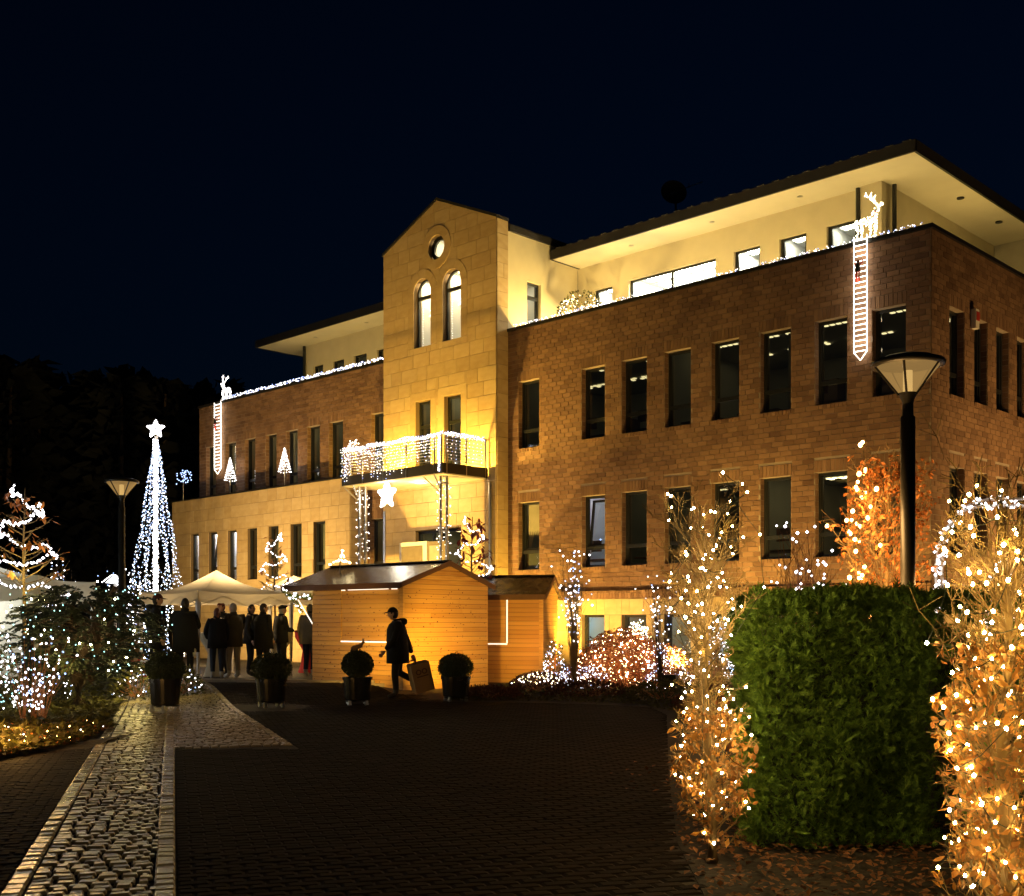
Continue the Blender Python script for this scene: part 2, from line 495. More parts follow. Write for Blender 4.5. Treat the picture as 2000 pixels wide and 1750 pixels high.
mb = MB()
for nm, poly in (('garden_bed', BED_R), ('garden_bed', BED_L)):
    mb = MB()
    mb.add([(x, y, G(x, y)+.012) for x, y in poly] + [(x, y, -.05) for x, y in poly],
           [tuple(range(len(poly)))] + [(i, i+len(poly), (i+1) % len(poly)+len(poly), (i+1) % len(poly)) for i in range(len(poly))])
    if poly is BED_L:
        mb = MB()
        for i in range(36):
            for j in range(21):
                x0, y0 = -40+i, 12.4+j
                if inpoly(x0+.5, y0+.5, poly) or (x0 < -6.2 and False):
                    mb.add([(a, b, G(a, b)+.02+.03*math.sin(a*3+b*2)) for a, b in ((x0,y0),(x0+1,y0),(x0+1,y0+1),(x0,y0+1))], [(0,1,2,3)])
    struct(mb.build(nm, M['soil']))
# kerb between the driveway and the market place
mb = MB()
for i in range(6):
    x0 = -6.9+i*0.78
    mb.box(x0, x0+.765, 25.75-0.12*i, 25.93-0.12*i, .05, G(x0, 25.8)+.06)
k = struct(mb.build('kerb', M['kerb']))

# ------------------------------------------------------------------ office building (local frame: x along the front, y into the house)
BANG = math.atan2(-0.69929, 0.71483)
BC = (8.6163, 23.7, 0.0)
B = thing('office_building', 'three storey brick office building with sandstone gable tower and lit terrace under the roof', 'building', BC, BANG)
def BL2W(x, y, z=0.0):
    c, s = math.cos(BANG), math.sin(BANG)
    return Vector((BC[0] + c*x - s*y, BC[1] + s*x + c*y, z))
XT, XL, YT = -12.214, -17.113, -0.445          # tower right, tower left, tower front
XE = -28.64                                     # left end of the brick
SXR, SXL, SY = -18.474, -29.42, -0.69           # sandstone annex
YP, YE = 2.96, 1.74                             # penthouse wall, eave line
ZPAR = 9.62                                     # top of the brick
UW = [(-11.80,-11.01),(-9.48,-8.69),(-8.13,-7.33),(-6.78,-5.99),(-5.40,-4.62),(-4.05,-3.25),(-2.65,-1.87),(-1.29,-0.53)]
SW = [(0.88,1.63),(2.14,2.86),(3.35,4.09),(4.56,5.30),(6.2,6.95),(7.5,8.25)]
LW = [(-28.16,-27.48),(-26.82,-26.12),(-25.52,-24.85),(-24.20,-23.53),(-22.95,-22.27),(-21.72,-21.0),(-20.50,-19.74),(-18.29,-17.60)]
AW = [(-28.08,-27.5),(-26.82,-26.23),(-25.55,-24.95),(-24.27,-23.66),(-22.97,-22.37),(-21.68,-21.04),(-20.39,-19.75)]

def cut(rect, holes):
    # rectangle minus holes -> rectangles
    out = [rect]
    for hx0, hx1, hz0, hz1 in holes:
        nxt = []
        for x0, x1, z0, z1 in out:
            if hx1 <= x0+1e-6 or hx0 >= x1-1e-6 or hz1 <= z0+1e-6 or hz0 >= z1-1e-6:
                nxt.append((x0, x1, z0, z1)); continue
            if hx0 > x0: nxt.append((x0, hx0, z0, z1))
            if hx1 < x1: nxt.append((hx1, x1, z0, z1))
            a, b = max(x0, hx0), min(x1, hx1)
            if hz0 > z0: nxt.append((a, b, z0, hz0))
            if hz1 < z1: nxt.append((a, b, hz1, z1))
        out = nxt
    return out

def front(y0):  return lambda s, z, d: (s, y0 - d, z)
def side(x0):   return lambda s, z, d: (x0 + d, s, z)       # faces +x

def slab(mb, T, rects, d0, d1):
    for x0, x1, z0, z1 in rects:
        mb.prism([(x0,z0),(x1,z0),(x1,z1),(x0,z1)], T, d0, d1)

CH, BLN, JT = 0.1175, 0.285, 0.013
bricks_all = []
def lay_bricks(T, tid, s0, s1, z0, z1, holes, lint):
    n = int(round((z1-z0)/CH)); ch = (z1-z0)/n
    allh = holes + lint
    for r in range(n):
        za, zb = z0+r*ch, z0+(r+1)*ch
        ivs = [(s0, s1)]
        for hx0, hx1, hz0, hz1 in allh:
            zm = (za+zb)/2
            if hz0 < zm < hz1:
                nv = []
                for a, b in ivs:
                    if hx1 <= a or hx0 >= b: nv.append((a, b)); continue
                    if hx0 > a: nv.append((a, hx0))
                    if hx1 < b: nv.append((hx1, b))
                ivs = nv
        off = s0 + (r % 2)*BLN*0.5 - (BLN if True else 0) + (BLN*.25 if (r//2) % 3 == 1 else 0)
        for a, b in ivs:
            k = math.floor((a-off)/BLN)
            while True:
                x0 = off + k*BLN; x1 = x0 + BLN
                if x0 >= b-0.02: break
                xa, xb = max(x0, a), min(x1, b)
                if xb-xa > 0.05:
                    bricks_all.append((tid, xa+JT/2, xb-JT/2, za+JT/2, zb-JT/2, (xb-xa) > BLN-1e-4))
                k += 1
    for hx0, hx1, hz0, hz1 in lint:
        m = int(round((hx1-hx0)/0.098)); q = (hx1-hx0)/m
        for i in range(m):
            bricks_all.append((tid, hx0+i*q+JT/2, hx0+(i+1)*q-JT/2, hz0+JT/2, hz1-JT/2, False))

TS = {'f': front(0.0), 's': side(0.0)}
up = [(a, b, 6.30, 8.17) for a, b in UW]; lo = [(a, b, 2.95, 4.82) for a, b in UW]
def lints(hs): return [(a-.02, b+.02, d, d+.27) for a, b, c, d in hs]
lay_bricks(TS['f'], 'f', XT, 0.0, 2.32, ZPAR, up+lo, lints(up+lo))
sup = [(a, b, 6.33, 8.20) for a, b in SW]; slo = [(a, b, 2.95, 4.82) for a, b in SW]
lay_bricks(TS['s'], 's', 0.012, 9.6, 2.32, ZPAR, sup+slo, lints(sup+slo))
lup = [(a, b, 6.25, 8.10) for a, b in LW]; llo = [(-18.33, -17.62, 2.9, 4.77)]
lay_bricks(TS['f'], 'f', XE, XL, 6.08, ZPAR, lup, lints(lup))
lay_bricks(TS['f'], 'f', SXR+.02, XL, 0.2, 6.08, llo, lints(llo))

def bdist(b):
    T = TS[b[0]]; q = T((b[1]+b[2])/2, (b[3]+b[4])/2, 0)
    wv = BL2W(*q); return (wv - Vector((0, 0, EYE))).length if (wv.x/wv.y*FPX+1000) < 1999 else 999
full = [b for b in bricks_all if b[5]]
full.sort(key=bdist)
single = [b for b in full if not (b[0] == 'f' and b[3] < 4.4)][:300]
sset = set(id(b) for b in single)
ub = {}
for t in 'fs':
    for k in range(3):
        q = MB(); L, Hh = BLN-JT, CH-JT
        T = (lambda s, z, d: (s, -d, z)) if t == 'f' else (lambda s, z, d: (d, s, z))
        q.prism([(-L/2,-Hh/2),(L/2,-Hh/2),(L/2,Hh/2),(-L/2,Hh/2)], T, -.01, .010+.002*k)
        me = bpy.data.meshes.new('brick'); me.from_pydata(q.v, [], q.f); me.materials.append(M['brick']); ub[t+str(k)] = me
for b in single:
    inst('brick', ub[b[0]+str(random.randrange(3))], B, TS[b[0]]((b[1]+b[2])/2, (b[3]+b[4])/2, 0))
mb = MB()
for b in bricks_all:
    if id(b) in sset: continue
    T = TS[b[0]]; x0, x1, z0, z1 = b[1:5]; d = .010 + U(0, .005)
    mb.add([T(x0,z0,0), T(x1,z0,0), T(x1,z1,0), T(x0,z1,0), T(x0,z0,d), T(x1,z0,d), T(x1,z1,d), T(x0,z1,d)],
           [(4,5,6,7),(0,1,5,4),(1,2,6,5),(2,3,7,6),(3,0,4,7)])
mb.build('brickwork', M['brick'], B, kind='stuff')

# mortar backing walls, 0.30 thick
mb = MB()
slab(mb, TS['f'], cut((XT, 0.0, 2.25, ZPAR-.002), up+lo), -.30, 0)
slab(mb, TS['s'], cut((0.302, 9.6, 2.25, ZPAR-.004), sup+slo), -.302, -.001)
slab(mb, TS['f'], cut((XE, XL, 0.1, ZPAR), lup+llo), -.30, 0)
mb.build('wall', M['mortar'], B)
mb = MB()                                                     # brick lining of the reveals and the window sills
for (T, hs) in ((TS['f'], up+lo+lup+llo), (TS['s'], sup+slo)):
    for a, b, c, d in hs:
        n = 8
        for i in range(n):
            q = (b-a)/n
            mb.prism([(a+i*q+.006, c-.085), (a+(i+1)*q-.006, c-.085), (a+(i+1)*q-.006, c-.001), (a+i*q+.006, c-.001)], T, -.16, .028)
mb.build('sill_brick', M['brick'], B, kind='stuff')
mb = MB()
for T, hs in ((TS['f'], up+lo+lup+llo), (TS['s'], sup+slo)):
    for a, b, c, d in hs:
        mb.m = 0
        n = 15
        for i in range(n):
            z0 = c+(d-c)*i/n+.006; z1 = c+(d-c)*(i+1)/n-.006
            mb.prism([(a, z0), (a+.006, z0), (a+.006, z1), (a, z1)], T, -.14, -.002)
            mb.prism([(b-.006, z0), (b, z0), (b, z1), (b-.006, z1)], T, -.14, -.002)
mb.build('reveal_brick', M['brick'], B, kind='stuff')
# projecting soldier course over the sandstone base of the right wing
mb = MB()
i = 0; s = XT+.01
while s < 0.0:
    mb.prism([(s, 2.115), (s+.085, 2.115), (s+.085, 2.255), (s, 2.255)], TS['f'], -.05, .07); s += .098
s = 0.09
while s < 9.0:
    mb.prism([(s, 2.115), (s+.085, 2.115), (s+.085, 2.255), (s, 2.255)], TS['s'], -.05, .07); s += .098
s = XT+.03
while s < 0.0:
    T = TS['f']
    mb.prism([(s, 2.262), (s+.085, 2.262), (s+.085, 2.318), (s, 2.318)], T, -.05, .115); s += .098
mb.build('soldier_course', M['brick'], B, kind='stuff')
# copings
mb = MB()
mb.box(XT+.002, .06, -.06, .36, ZPAR, ZPAR+.085)
mb.box(-.36, .062, .36, 9.6, ZPAR, ZPAR+.084)
mb.box(XE-.05, XL-.002, -.06, .36, ZPAR, ZPAR+.085)
mb.build('coping', M['zinc'], B)
mb = MB()                                                    # terrace floor and the rest of the body
mb.box(XT+.01, -.31, .31, 9.6, 8.9, 9.0); mb.box(XE, XL-.01, .31, 9.6, 8.9, 9.0)
mb.box(XE+.01, XE+.3, .301, 9.6, 5.8, ZPAR-.01)
mb.box(XE, -.31, 9.62, 9.8, 0.1, 12.2)
mb.build('terrace_floor', M['concrete'], B)

# ---------------- sandstone panels
panels = []                                                 # (T, polygon, proud)
def lay_panels(T, s0, s1, z0, z1, holes, ch, wmin, wmax, clip=None, tid='t'):
    n = max(1, int(round((z1-z0)/ch))); c = (z1-z0)/n
    for r in range(n):
        za, zb = z0+r*c, z0+(r+1)*c
        x = s0 - (U(0, wmax*0.6) if r % 2 else 0)
        while x < s1-0.02:
            wd = U(wmin, wmax)
            xa, xb = max(x, s0), min(x+wd, s1)
            if s1-xb < 0.14: xb = s1; wd = xb-x
            for a, b, e, f in cut((xa, xb, za, zb), holes):
                if b-a < .04 or f-e < .03: continue
                poly = [(a+.005, e+.005), (b-.005, e+.005), (b-.005, f-.005), (a+.005, f-.005)]
                if clip: poly = clip(poly)
                if poly and len(poly) > 2: panels.append((tid, poly, U(0, .003)))
            x += wd
AX, ZA, ZEV = (XT+XL)/2, 13.82, 12.74
def gclip(poly):
    for sgn in (1, -1):
        k = (ZA-ZEV)/(XT-AX)
        f = lambda p: ZA - k*sgn*(p[0]-AX) - p[1]
        out = []
        for i in range(len(poly)):
            p, q = poly[i], poly[(i+1) % len(poly)]
            fp, fq = f(p), f(q)
            if fp >= 0: out.append(p)
            if (fp >= 0) != (fq >= 0):
                t = fp/(fp-fq); out.append((p[0]+(q[0]-p[0])*t, p[1]+(q[1]-p[1])*t))
        poly = out
        if len(poly) < 3: return None
    return poly
ARCH = [(-15.70, -14.94, 9.66, 11.30), (-14.42, -13.64, 9.66, 11.30)]
RND = (-14.69, 12.46, 0.36)
MID = [(-15.62, -14.94, 5.85, 8.06), (-14.36, -13.64, 5.85, 8.06)]
DOOR = (-15.63, -13.64, 0.2, 4.22)
thl = [(a, b, c, d) for a, b, c, d in ARCH] + [(a-.002, b+.002, 11.30, 11.30+(b-a)/2) for a, b, c, d in ARCH] + MID + [DOOR] + \
      [(RND[0]-RND[2], RND[0]+RND[2], RND[1]-RND[2], RND[1]+RND[2])]
sur = [(a-.26, b+.26, c, d+.0) for a, b, c, d in ARCH] + [(a-.24, b+.24, c, d+.26) for a, b, c, d in MID]
TF, TSD = front(YT), side(XT)
TS['t'] = TF; TS['u'] = TSD
lay_panels(TF, XL, XT, 0.2, 13.9, thl+sur, .405, .42, .80, gclip, 't')
lay_panels(TSD, YT+.001, -.012, 0.2, 12.72, [], .405, .6, .8, None, 'u')
for a, b, c, d in ARCH:                                       # jamb stones and arch stones
    for x0, x1 in ((a-.26, a), (b, b+.26)):
        z = c
        while z < d-.1:
            z2 = min(z+.41*2, d) if d-z > 1.0 else d
            panels.append(('t', [(x0+.004, z+.004), (x1-.004, z+.004), (x1-.004, z2-.004), (x0+.004, z2-.004)], .006)); z = z2
    cx, r0 = (a+b)/2, (b-a)/2
    for k in range(5):
        t0, t1 = math.pi*k/5+.008, math.pi*(k+1)/5-.008
        ts = [t0+(t1-t0)*i/5 for i in range(6)]
        panels.append(('t', [(cx+(r0+.26)*math.cos(t), d+(r0+.26)*math.sin(t)) for t in ts] + [(cx+r0*math.cos(t), d+r0*math.sin(t)) for t in ts[::-1]], .010))
for k in range(6):
    t0, t1 = math.pi*(k+.5)/3+.006, math.pi*(k+1.5)/3-.006
    ts = [t0+(t1-t0)*i/6 for i in range(7)]
    panels.append(('t', [(RND[0]+(RND[2]+.27)*math.cos(t), RND[1]+(RND[2]+.27)*math.sin(t)) for t in ts] + [(RND[0]+RND[2]*math.cos(t), RND[1]+RND[2]*math.sin(t)) for t in ts[::-1]], .016))
for a, b, c, d in MID:
    panels += [('t', [(a-.24, c), (a-.004, c), (a-.004, d), (a-.24, d)], .006), ('t', [(b+.004, c), (b+.24, c), (b+.24, d), (b+.004, d)], .006),
               ('t', [(a-.24, d+.004), (b+.24, d+.004), (b+.24, d+.256), (a-.24, d+.256)], .006)]
ah = [(a, b, 3.0, 4.77) for a, b in AW]
TS['a'] = front(SY); TS['b'] = side(SXR)
lay_panels(TS['a'], SXL, SXR, 0.2, 6.06, ah, .405, .42, .62, None, 'a')
lay_panels(TS['b'], SY+.001, -.012, 0.2, 6.06, [], .405, .7, .8, None, 'b')
gh = [(a, b, 0.35, 1.70) for a, b in UW]
TS['g'] = front(-.005); TS['h'] = side(0.005)
lay_panels(TS['g'], XT, 0.0, 0.05, 2.11, gh, .41, .42, .7, None, 'g')
lay_panels(TS['h'], 0.012, 9.0, 0.05, 2.11, [], .41, .5, .8, None, 'h')
TH = 0.022
def pmesh(T, poly, pr):
    q = MB(); q.prism(poly, T, 0.0, TH+pr); return q
def parea(p):
    a = 0
    for i in range(len(p[1])): a += p[1][i][0]*p[1][(i+1) % len(p[1])][1]-p[1][(i+1) % len(p[1])][0]*p[1][i][1]
    lowhid = sum(q[1] for q in p[1])/len(p[1])
    T = TS[p[0]]; c = BL2W(*T(p[1][0][0], p[1][0][1], 0))
    vis = 0.0 if (p[0] in 'th' and lowhid < 2.9) or (p[0] == 'a' and lowhid < 2.6) or p[0] == 'h' or (p[0] == 'g' and lowhid < 1.2) else 1.0
    return abs(a)/2 / c.y**2 * vis
panels.sort(key=parea, reverse=True)
unit = {}
rest = MB()
for i, (tid, poly, pr) in enumerate(panels):
    T = TS[tid]
    if i < 300:
        cx = sum(p[0] for p in poly)/len(poly); cz = sum(p[1] for p in poly)/len(poly)
        T0 = {'t': front(0), 'a': front(0), 'g': front(0), 'u': side(0), 'b': side(0), 'h': side(0)}[tid]
        q = pmesh(T0, [(x-cx, z-cz) for x, z in poly], pr)
        q.build('stone_panel', M['stone'], B, T(cx, cz, 0))
    else:
        q = pmesh(T, poly, pr)
        rest.add(q.v, q.f)
rest.build('stone_cladding', M['stone'], B, kind='stuff')
# backing of the sandstone
mb = MB()
for x0, x1, z0, z1 in cut((XL, XT, 0.1, ZEV), thl): mb.prism([(x0,z0),(x1,z0),(x1,z1),(x0,z1)], TF, -.30, 0)
for x0, x1, z0, z1 in cut((XL, XT, ZEV, 13.9), [h for h in thl if h[3] > ZEV]):
    pl = gclip([(x0,z0),(x1,z0),(x1,z1),(x0,z1)])
    if pl: mb.prism(pl, TF, -.30, 0)
mb.box(XT-.3, XT-.001, YT+.302, -.001, .1, ZEV-.01)
mb.box(XL+.001, XL+.3, YT+.302, 2.8, .1, ZEV-.3)
for x0, x1, z0, z1 in cut((SXL, SXR, 0.1, 6.05), ah): mb.prism([(x0,z0),(x1,z0),(x1,z1),(x0,z1)], TS['a'], -.28, 0)
mb.box(SXR-.28, SXR-.001, SY+.282, -.002, .1, 6.04)
for x0, x1, z0, z1 in cut((XT, -.002, 0.02, 2.11), gh): mb.prism([(x0,z0),(x1,z0),(x1,z1),(x0,z1)], TS['g'], -.3, 0)
mb.box(-.3, .003, .302, 9.0, .02, 2.11)
mb.box(SXL, SXL+.28, SY+.282, 6.0, .1, 6.04)
mb.build('stone_backing', M['joint'], B)
mb = MB()
mb.box(SXL-.04, SXR+.03, SY-.045, -.02, 6.062, 6.10)
mb.box(SXL-.04, XE-.002, -.02, 6.0, 6.062, 6.10)
mb.build('annex_roof', M['zinc'], B)

# ---------------- roofs, soffits, penthouse
SOZ = 12.03
TW = [(-11.57,-10.88,9.6,11.28),(-10.27,-7.30,9.6,11.30),(-6.73,-5.93,9.6,11.33),(-5.35,-4.58,9.6,11.34),(-4.01,-3.21,9.6,11.34)]
TWL = [(-25.47,-24.86,9.7,11.2),(-24.26,-23.58,9.7,11.2),(-23.0,-22.26,9.7,11.2),(-21.67,-20.95,9.7,11.2),(-20.4,-19.7,9.7,11.2)]
mb = MB()
TP = front(YP)
slab(mb, TP, cut((XT, -2.48, 9.0, SOZ-.001), TW), -.25, 0)
mb.box(-2.73, -2.481, YP+.251, 9.5, 9.0, SOZ-.001)
mb.build('plaster_wall', M['plaster'], B); mb = MB()
slab(mb, TP, cut((-26.10, XL, 9.0, SOZ-.001), TWL), -.25, 0)
mb.box(-26.10, -25.85, YP+.251, 9.5, 9.0, SOZ-.001)
mb.build('plaster_wall', M['plaster'], B); mb = MB()
swn = (0.78, 1.36, 9.3, 11.24)
slab(mb, side(XT), cut((.0, YP-.002, ZPAR-.6, 12.46), [swn]), -.28, -.002)
mb.build('plaster_wall', M['plaster'], B); mb = MB()
mb.box(-3.0, -2.481, YP-.16, YP-.001, 9.0, SOZ-.002)          # corner pillar
mb.build('corner_pillar', M['plaster'], B)
mb = MB()
mb.box(XT+.004, -1.17, YE, 9.5, SOZ, SOZ+.03); mb.box(-27.41, XL-.004, YE, 9.5, SOZ, SOZ+.03)
mb.build('soffit', M['soffit'], B)
mb = MB()
def hip(x0, x1, y0, y1, z, fz, ov, pit):
    # fascia, gutter and a low hipped roof
    a = .0
    mb.box(x0-ov, x1+ov, y0-ov-.02, y0-.001, z-.01, z+fz); mb.box(x1+.001, x1+ov+.02, y0, y1, z-.01, z+fz)
    mb.box(x0-ov-.02, x0-.001, y0, y1, z-.01, z+fz)
    dy = (y1-y0)/2; h = dy*pit
    A = [(x0-.05,y0-.05,z+fz),(x1+.05,y0-.05,z+fz),(x1+.05,y1,z+fz),(x0-.05,y1,z+fz),(x0+dy,y0+dy,z+fz+h),(x1-dy,y0+dy,z+fz+h)]
    mb.add(A, [(0,1,5,4),(1,2,5),(2,3,4,5),(3,0,4)])
hip(XT+.1, -1.17, YE, 9.5, SOZ, .26, .04, .22)
hip(-27.41, XL-.1, YE, 9.5, SOZ, .26, .04, .22)
for i in range(26):                                           # standing tile ends along the eave
    s = XT+.3+i*.42
    mb.box(s, s+.2, YE-.09, YE+.02, SOZ+.262, SOZ+.278)
# tower roof
k = (ZA-ZEV)/(XT-AX)
for sg in (1, -1):
    xe = AX+sg*(XT-AX+.04)
    ze = ZA-k*(XT-AX+.04)
    mb.hexa([(AX,YT-.05,ZA+.005),(xe,YT-.05,ze+.005),(xe,-.004,ze+.005),(AX,-.004,ZA+.005),
             (AX,YT-.05,ZA+.085),(xe,YT-.05,ze+.085),(xe,-.004,ze+.085),(AX,-.004,ZA+.085)])
    mb.hexa([(AX,0,ZA-.27),(xe,0,ze-.26),(xe,7,ze-.26),(AX,7,ZA-.27),
             (AX,0,ZA-.06),(xe,0,ze-.05),(xe,7,ze-.05),(AX,7,ZA-.06)])
mb.box(XT-.02, XT+.07, .002, YE-.03, 12.46, 12.62)
mb.build('roof', M['roof'], B)
for s, y in ((-9.7, 2.35), (-7.0, 2.35), (-4.4, 2.35), (-24.5, 2.35), (-21.5, 2.35)):
    q = MB(); q.lathe([(.001,0),(.07,0),(.075,-.012),(.05,-.02),(.001,-.016)], 12, (s, y, SOZ-.001)); q.build('downlight', M['steel'], B)
for s, y in ((-1.6, 5.2), (-1.6, 7.6)):
    q = MB(); q.lathe([(.001,0),(.09,0),(.09,-.03),(.001,-.03)], 12, (s, y, SOZ-.001)); q.build('downlight', M['frame'], B)
for x, y in ((-3.12, YP-.10), (-2.38, YP+.3), (-25.95, YP-.08)):
    q = MB(); q.tube([(x,y,9.0),(x,y,SOZ)], .055, 8); q.build('downpipe', M['frame'], B)
q = MB(); q.tube([(XT-.17, YT-.08, .2), (XT-.17, YT-.08, 5.4)], .045, 10); q.build('downpipe', M['steel'], B)
q = MB(); q.box(XL+.02, XL+.11, YT-.05, YT-.028, .2, 4.9); q.build('downpipe', M['steel'], B)

# ---------------- windows
def arch_pts(x0, x1, z0, z1, n=12):
    c, r = (x0+x1)/2, (x1-x0)/2
    return [(x0,z0),(x1,z0)] + [(c+r*math.cos(math.pi*i/n), z1-r+r*math.sin(math.pi*i/n)) for i in range(n+1)]
room_em = {}
def room_mat(c, s):
    kx = (c, s)
    if kx not in room_em: room_em[kx] = emis('room lamp', c, s)
    return room_em[kx]
def window(T, x0, x1, z0, z1, rec=.15, transom=.27, top=None, lamp=((1,.85,.55), .5), wallm='roomwall', depth=2.2, curt=0, tilt=False, arch=False, mull=0, fw=.06, lampn=1, roomw=.28, thin=False, room=True):
    q = MB()
    d0, d1 = -rec-.07, -rec
    if arch:
        o = arch_pts(x0, x1, z0, z1); i_ = arch_pts(x0+fw, x1-fw, z0+fw, z1-fw)
        n = len(o)
        for k in range(n):
            k2 = (k+1) % n
            q.prism([o[k], o[k2], i_[k2], i_[k]], T, d0, d1)
    else:
        slab(q, T, [(x0, x0+fw, z0, z1), (x1-fw, x1, z0, z1), (x0+fw, x1-fw, z0, z0+fw), (x0+fw, x1-fw, z1-fw, z1)], d0, d1)
    zt = None
    if transom: 
        zt = z0+(z1-z0)*transom; slab(q, T, [(x0+fw, x1-fw, zt-.045, zt+.045)], d0, d1+.004)
    if top:
        zt2 = z0+(z1-z0)*top; slab(q, T, [(x0+fw, x1-fw, zt2-.05, zt2+.05)], d0, d1+.004)
    for k in range(mull):
        xm = x0+(x1-x0)*(k+1)/(mull+1); slab(q, T, [(xm-.045, xm+.045, z0+fw, z1-fw)], d0, d1+.005)
    if not thin:                                                # sash rebate: a second slimmer ring behind
        slab(q, T, [(x0+fw, x0+fw+.03, z0+fw, z1-fw), (x1-fw-.03, x1-fw, z0+fw, z1-fw)], d0-.01, d1-.03) if not arch else None
    wo = q.build('window', M['frame'], B)
    # panes
    g = MB()
    dg = -rec-.05
    zs = [z0+fw] + ([zt] if zt else []) + ([zt2] if top else []) + [z1-fw]
    if arch:
        g.add([T(a, b, dg) for a, b in arch_pts(x0+fw, x1-fw, z0+fw, z1-fw)], [tuple(range(15))])
        g.build('pane', M['glass'], wo)
    else:
        for k in range(len(zs)-1):
            g = MB()
            tb = .10 if (tilt and k == len(zs)-2) else 0.0
            if tb:
                f2 = MB()
                for (a, b, c, d) in ((x0+.07,x0+.13,zs[k]+.05,zs[k+1]-.03),(x1-.13,x1-.07,zs[k]+.05,zs[k+1]-.03),(x0+.13,x1-.13,zs[k]+.05,zs[k]+.11),(x0+.13,x1-.13,zs[k+1]-.09,zs[k+1]-.03)):
                    hh = zs[k+1]-zs[k]
                    dd = lambda z: -.05-rec-(z-zs[k])/hh*.16
                    f2.hexa([T(a,c,dd(c)-.05),T(b,c,dd(c)-.05),T(b,c,dd(c)),T(a,c,dd(c)),T(a,d,dd(d)-.05),T(b,d,dd(d)-.05),T(b,d,dd(d)),T(a,d,dd(d))])
                f2.build('sash', M['frame'], wo)
                g.add([T(x0+.1, zs[k]+.06, dg-.02), T(x1-.1, zs[k]+.06, dg-.02), T(x1-.1, zs[k+1]-.05, dg-.18), T(x0+.1, zs[k+1]-.05, dg-.18)], [(0,1,2,3)])
            else:
                g.add([T(x0+fw, zs[k], dg), T(x1-fw, zs[k], dg), T(x1-fw, zs[k+1], dg), T(x0+fw, zs[k+1], dg)], [(0,1,2,3)])
            g.build('pane', M['glass'], wo)
    if curt:
        k = MB(); n = 7; cw = (x1-x0-.12)*curt
        for i in range(n):
            xa = x1-.06-cw+i*cw/n
            k.add([T(xa,z0+.1,-.27), T(xa+cw/n*.9,z0+.1,-.30), T(xa+cw/n*.9,z1-.06,-.30), T(xa,z1-.06,-.27)], [(0,1,2,3)])
        k.build('blind', M['curtain'], wo)
    if not room: return wo
    # the room behind: five inner faces with a lamp on the ceiling
    r = MB(); a, b, c, d = x0-roomw, x1+roomw, z0-.05, z1+.12
    e0, e1 = -.302, -depth
    P8 = [T(a,c,e0),T(b,c,e0),T(b,d,e0),T(a,d,e0),T(a,c,e1),T(b,c,e1),T(b,d,e1),T(a,d,e1)]
    r.add(P8, [(4,5,6,7),(0,1,5,4),(1,2,6,5),(2,3,7,6),(3,0,4,7)])
    r.build('room', M[wallm], wo)
    if lamp:
        l = MB(); xm = (x0+x1)/2
        for k in range(lampn):
            dd = -.55-k*.75
            lw = max(.52, (x1-x0)*.85)
            for j in range(3):
                xa = xm-lw/2+lw/3*j
                l.prism([(xa, d-.03), (xa+lw/3-.06, d-.03), (xa+lw/3-.06, d-.012), (xa, d-.012)], T, dd-.28, dd)
        l.build('ceiling_lamp', room_mat(*lamp), wo)
    return wo

dimY, dimW = (1.0, .8, .4), (1.0, .92, .8)
def office(x0, x1, z0, z1, lamp, wallm='roomwall', rows=(1.1, 2.7), y1=4.6, side_open=False):
    r = MB(); a, b, y0 = x0, x1, .302
    r.add([(a,y0,z0),(b,y0,z0),(b,y1,z0),(a,y1,z0),(a,y0,z1),(b,y0,z1),(b,y1,z1),(a,y1,z1)],
          [(0,1,2,3),(4,5,6,7),(3,2,6,7),(0,3,7,4)] + ([] if side_open else [(1,2,6,5)]))
    ro = r.build('office_room', M[wallm], B)
    n = max(1, int((b-a)/1.6))
    for k in range(n):
        xc = a+(k+.5)*(b-a)/n
        for y in rows:
            l = MB()
            for i in range(7):
                for j in range(2):
                    if R() < .2: continue
                    xx = xc-.55+i*.16; yy = y+j*.16
                    l.box(xx, xx+.10, yy, yy+.09, z1-.03, z1-.012)
            l.build('ceiling_lamp', room_mat(*lamp), ro)
    c = MB()
    for k in range(n):
        xx = a+.3+k*(b-a)/n; c.box(xx, xx+U(.5,1.0), y1-.45, y1-.02, z0, z0+U(1.2,2.1))
    c.build('cabinet', M['deskwood'], ro)
    c = MB()
    for k in range(n):
        xx = a+.5+k*(b-a)/n; c.box(xx, xx+.35, .7, .74, z0+.95, z0+1.25); c.box(xx-.3, xx+.8, .5, 1.2, z0+.7, z0+.74)
    c.build('desk', M['deskwood'], ro)
office(XT+.01, -6.9, 5.75, 8.42, (dimY, 1.3)); office(-6.86, -.31, 5.75, 8.42, (dimY, 1.7), side_open=True)
office(XT+.01, -10.3, 2.45, 5.06, (dimY, 3.5)); office(-10.26, -8.4, 2.45, 5.06, ((.9,.88,1), 12), 'roomwhite'); office(-8.36, -4.6, 2.45, 5.06, (dimY, 1.6)); office(-4.56, -.31, 2.45, 5.06, (dimY, 6.0), side_open=True)
for i, (a, b) in enumerate(UW):
    window(TS['f'], a+.006, b-.006, 6.30, 8.17, room=False, curt=(0, 0, 0, 0, 0, .25, 0, 0)[i])
for i, (a, b) in enumerate(UW):
    window(TS['f'], a+.006, b-.006, 2.95, 4.82, room=False, tilt=i < 2, curt=(.9, 0, 0, .4, 0, 0, 0, .3)[i])
for i, (a, b) in enumerate(SW):
    window(TS['s'], a+.006, b-.006, 6.33, 8.20, room=False)
    window(TS['s'], a+.006, b-.006, 2.95, 4.82, room=False, curt=(.4 if i == 1 else 0))
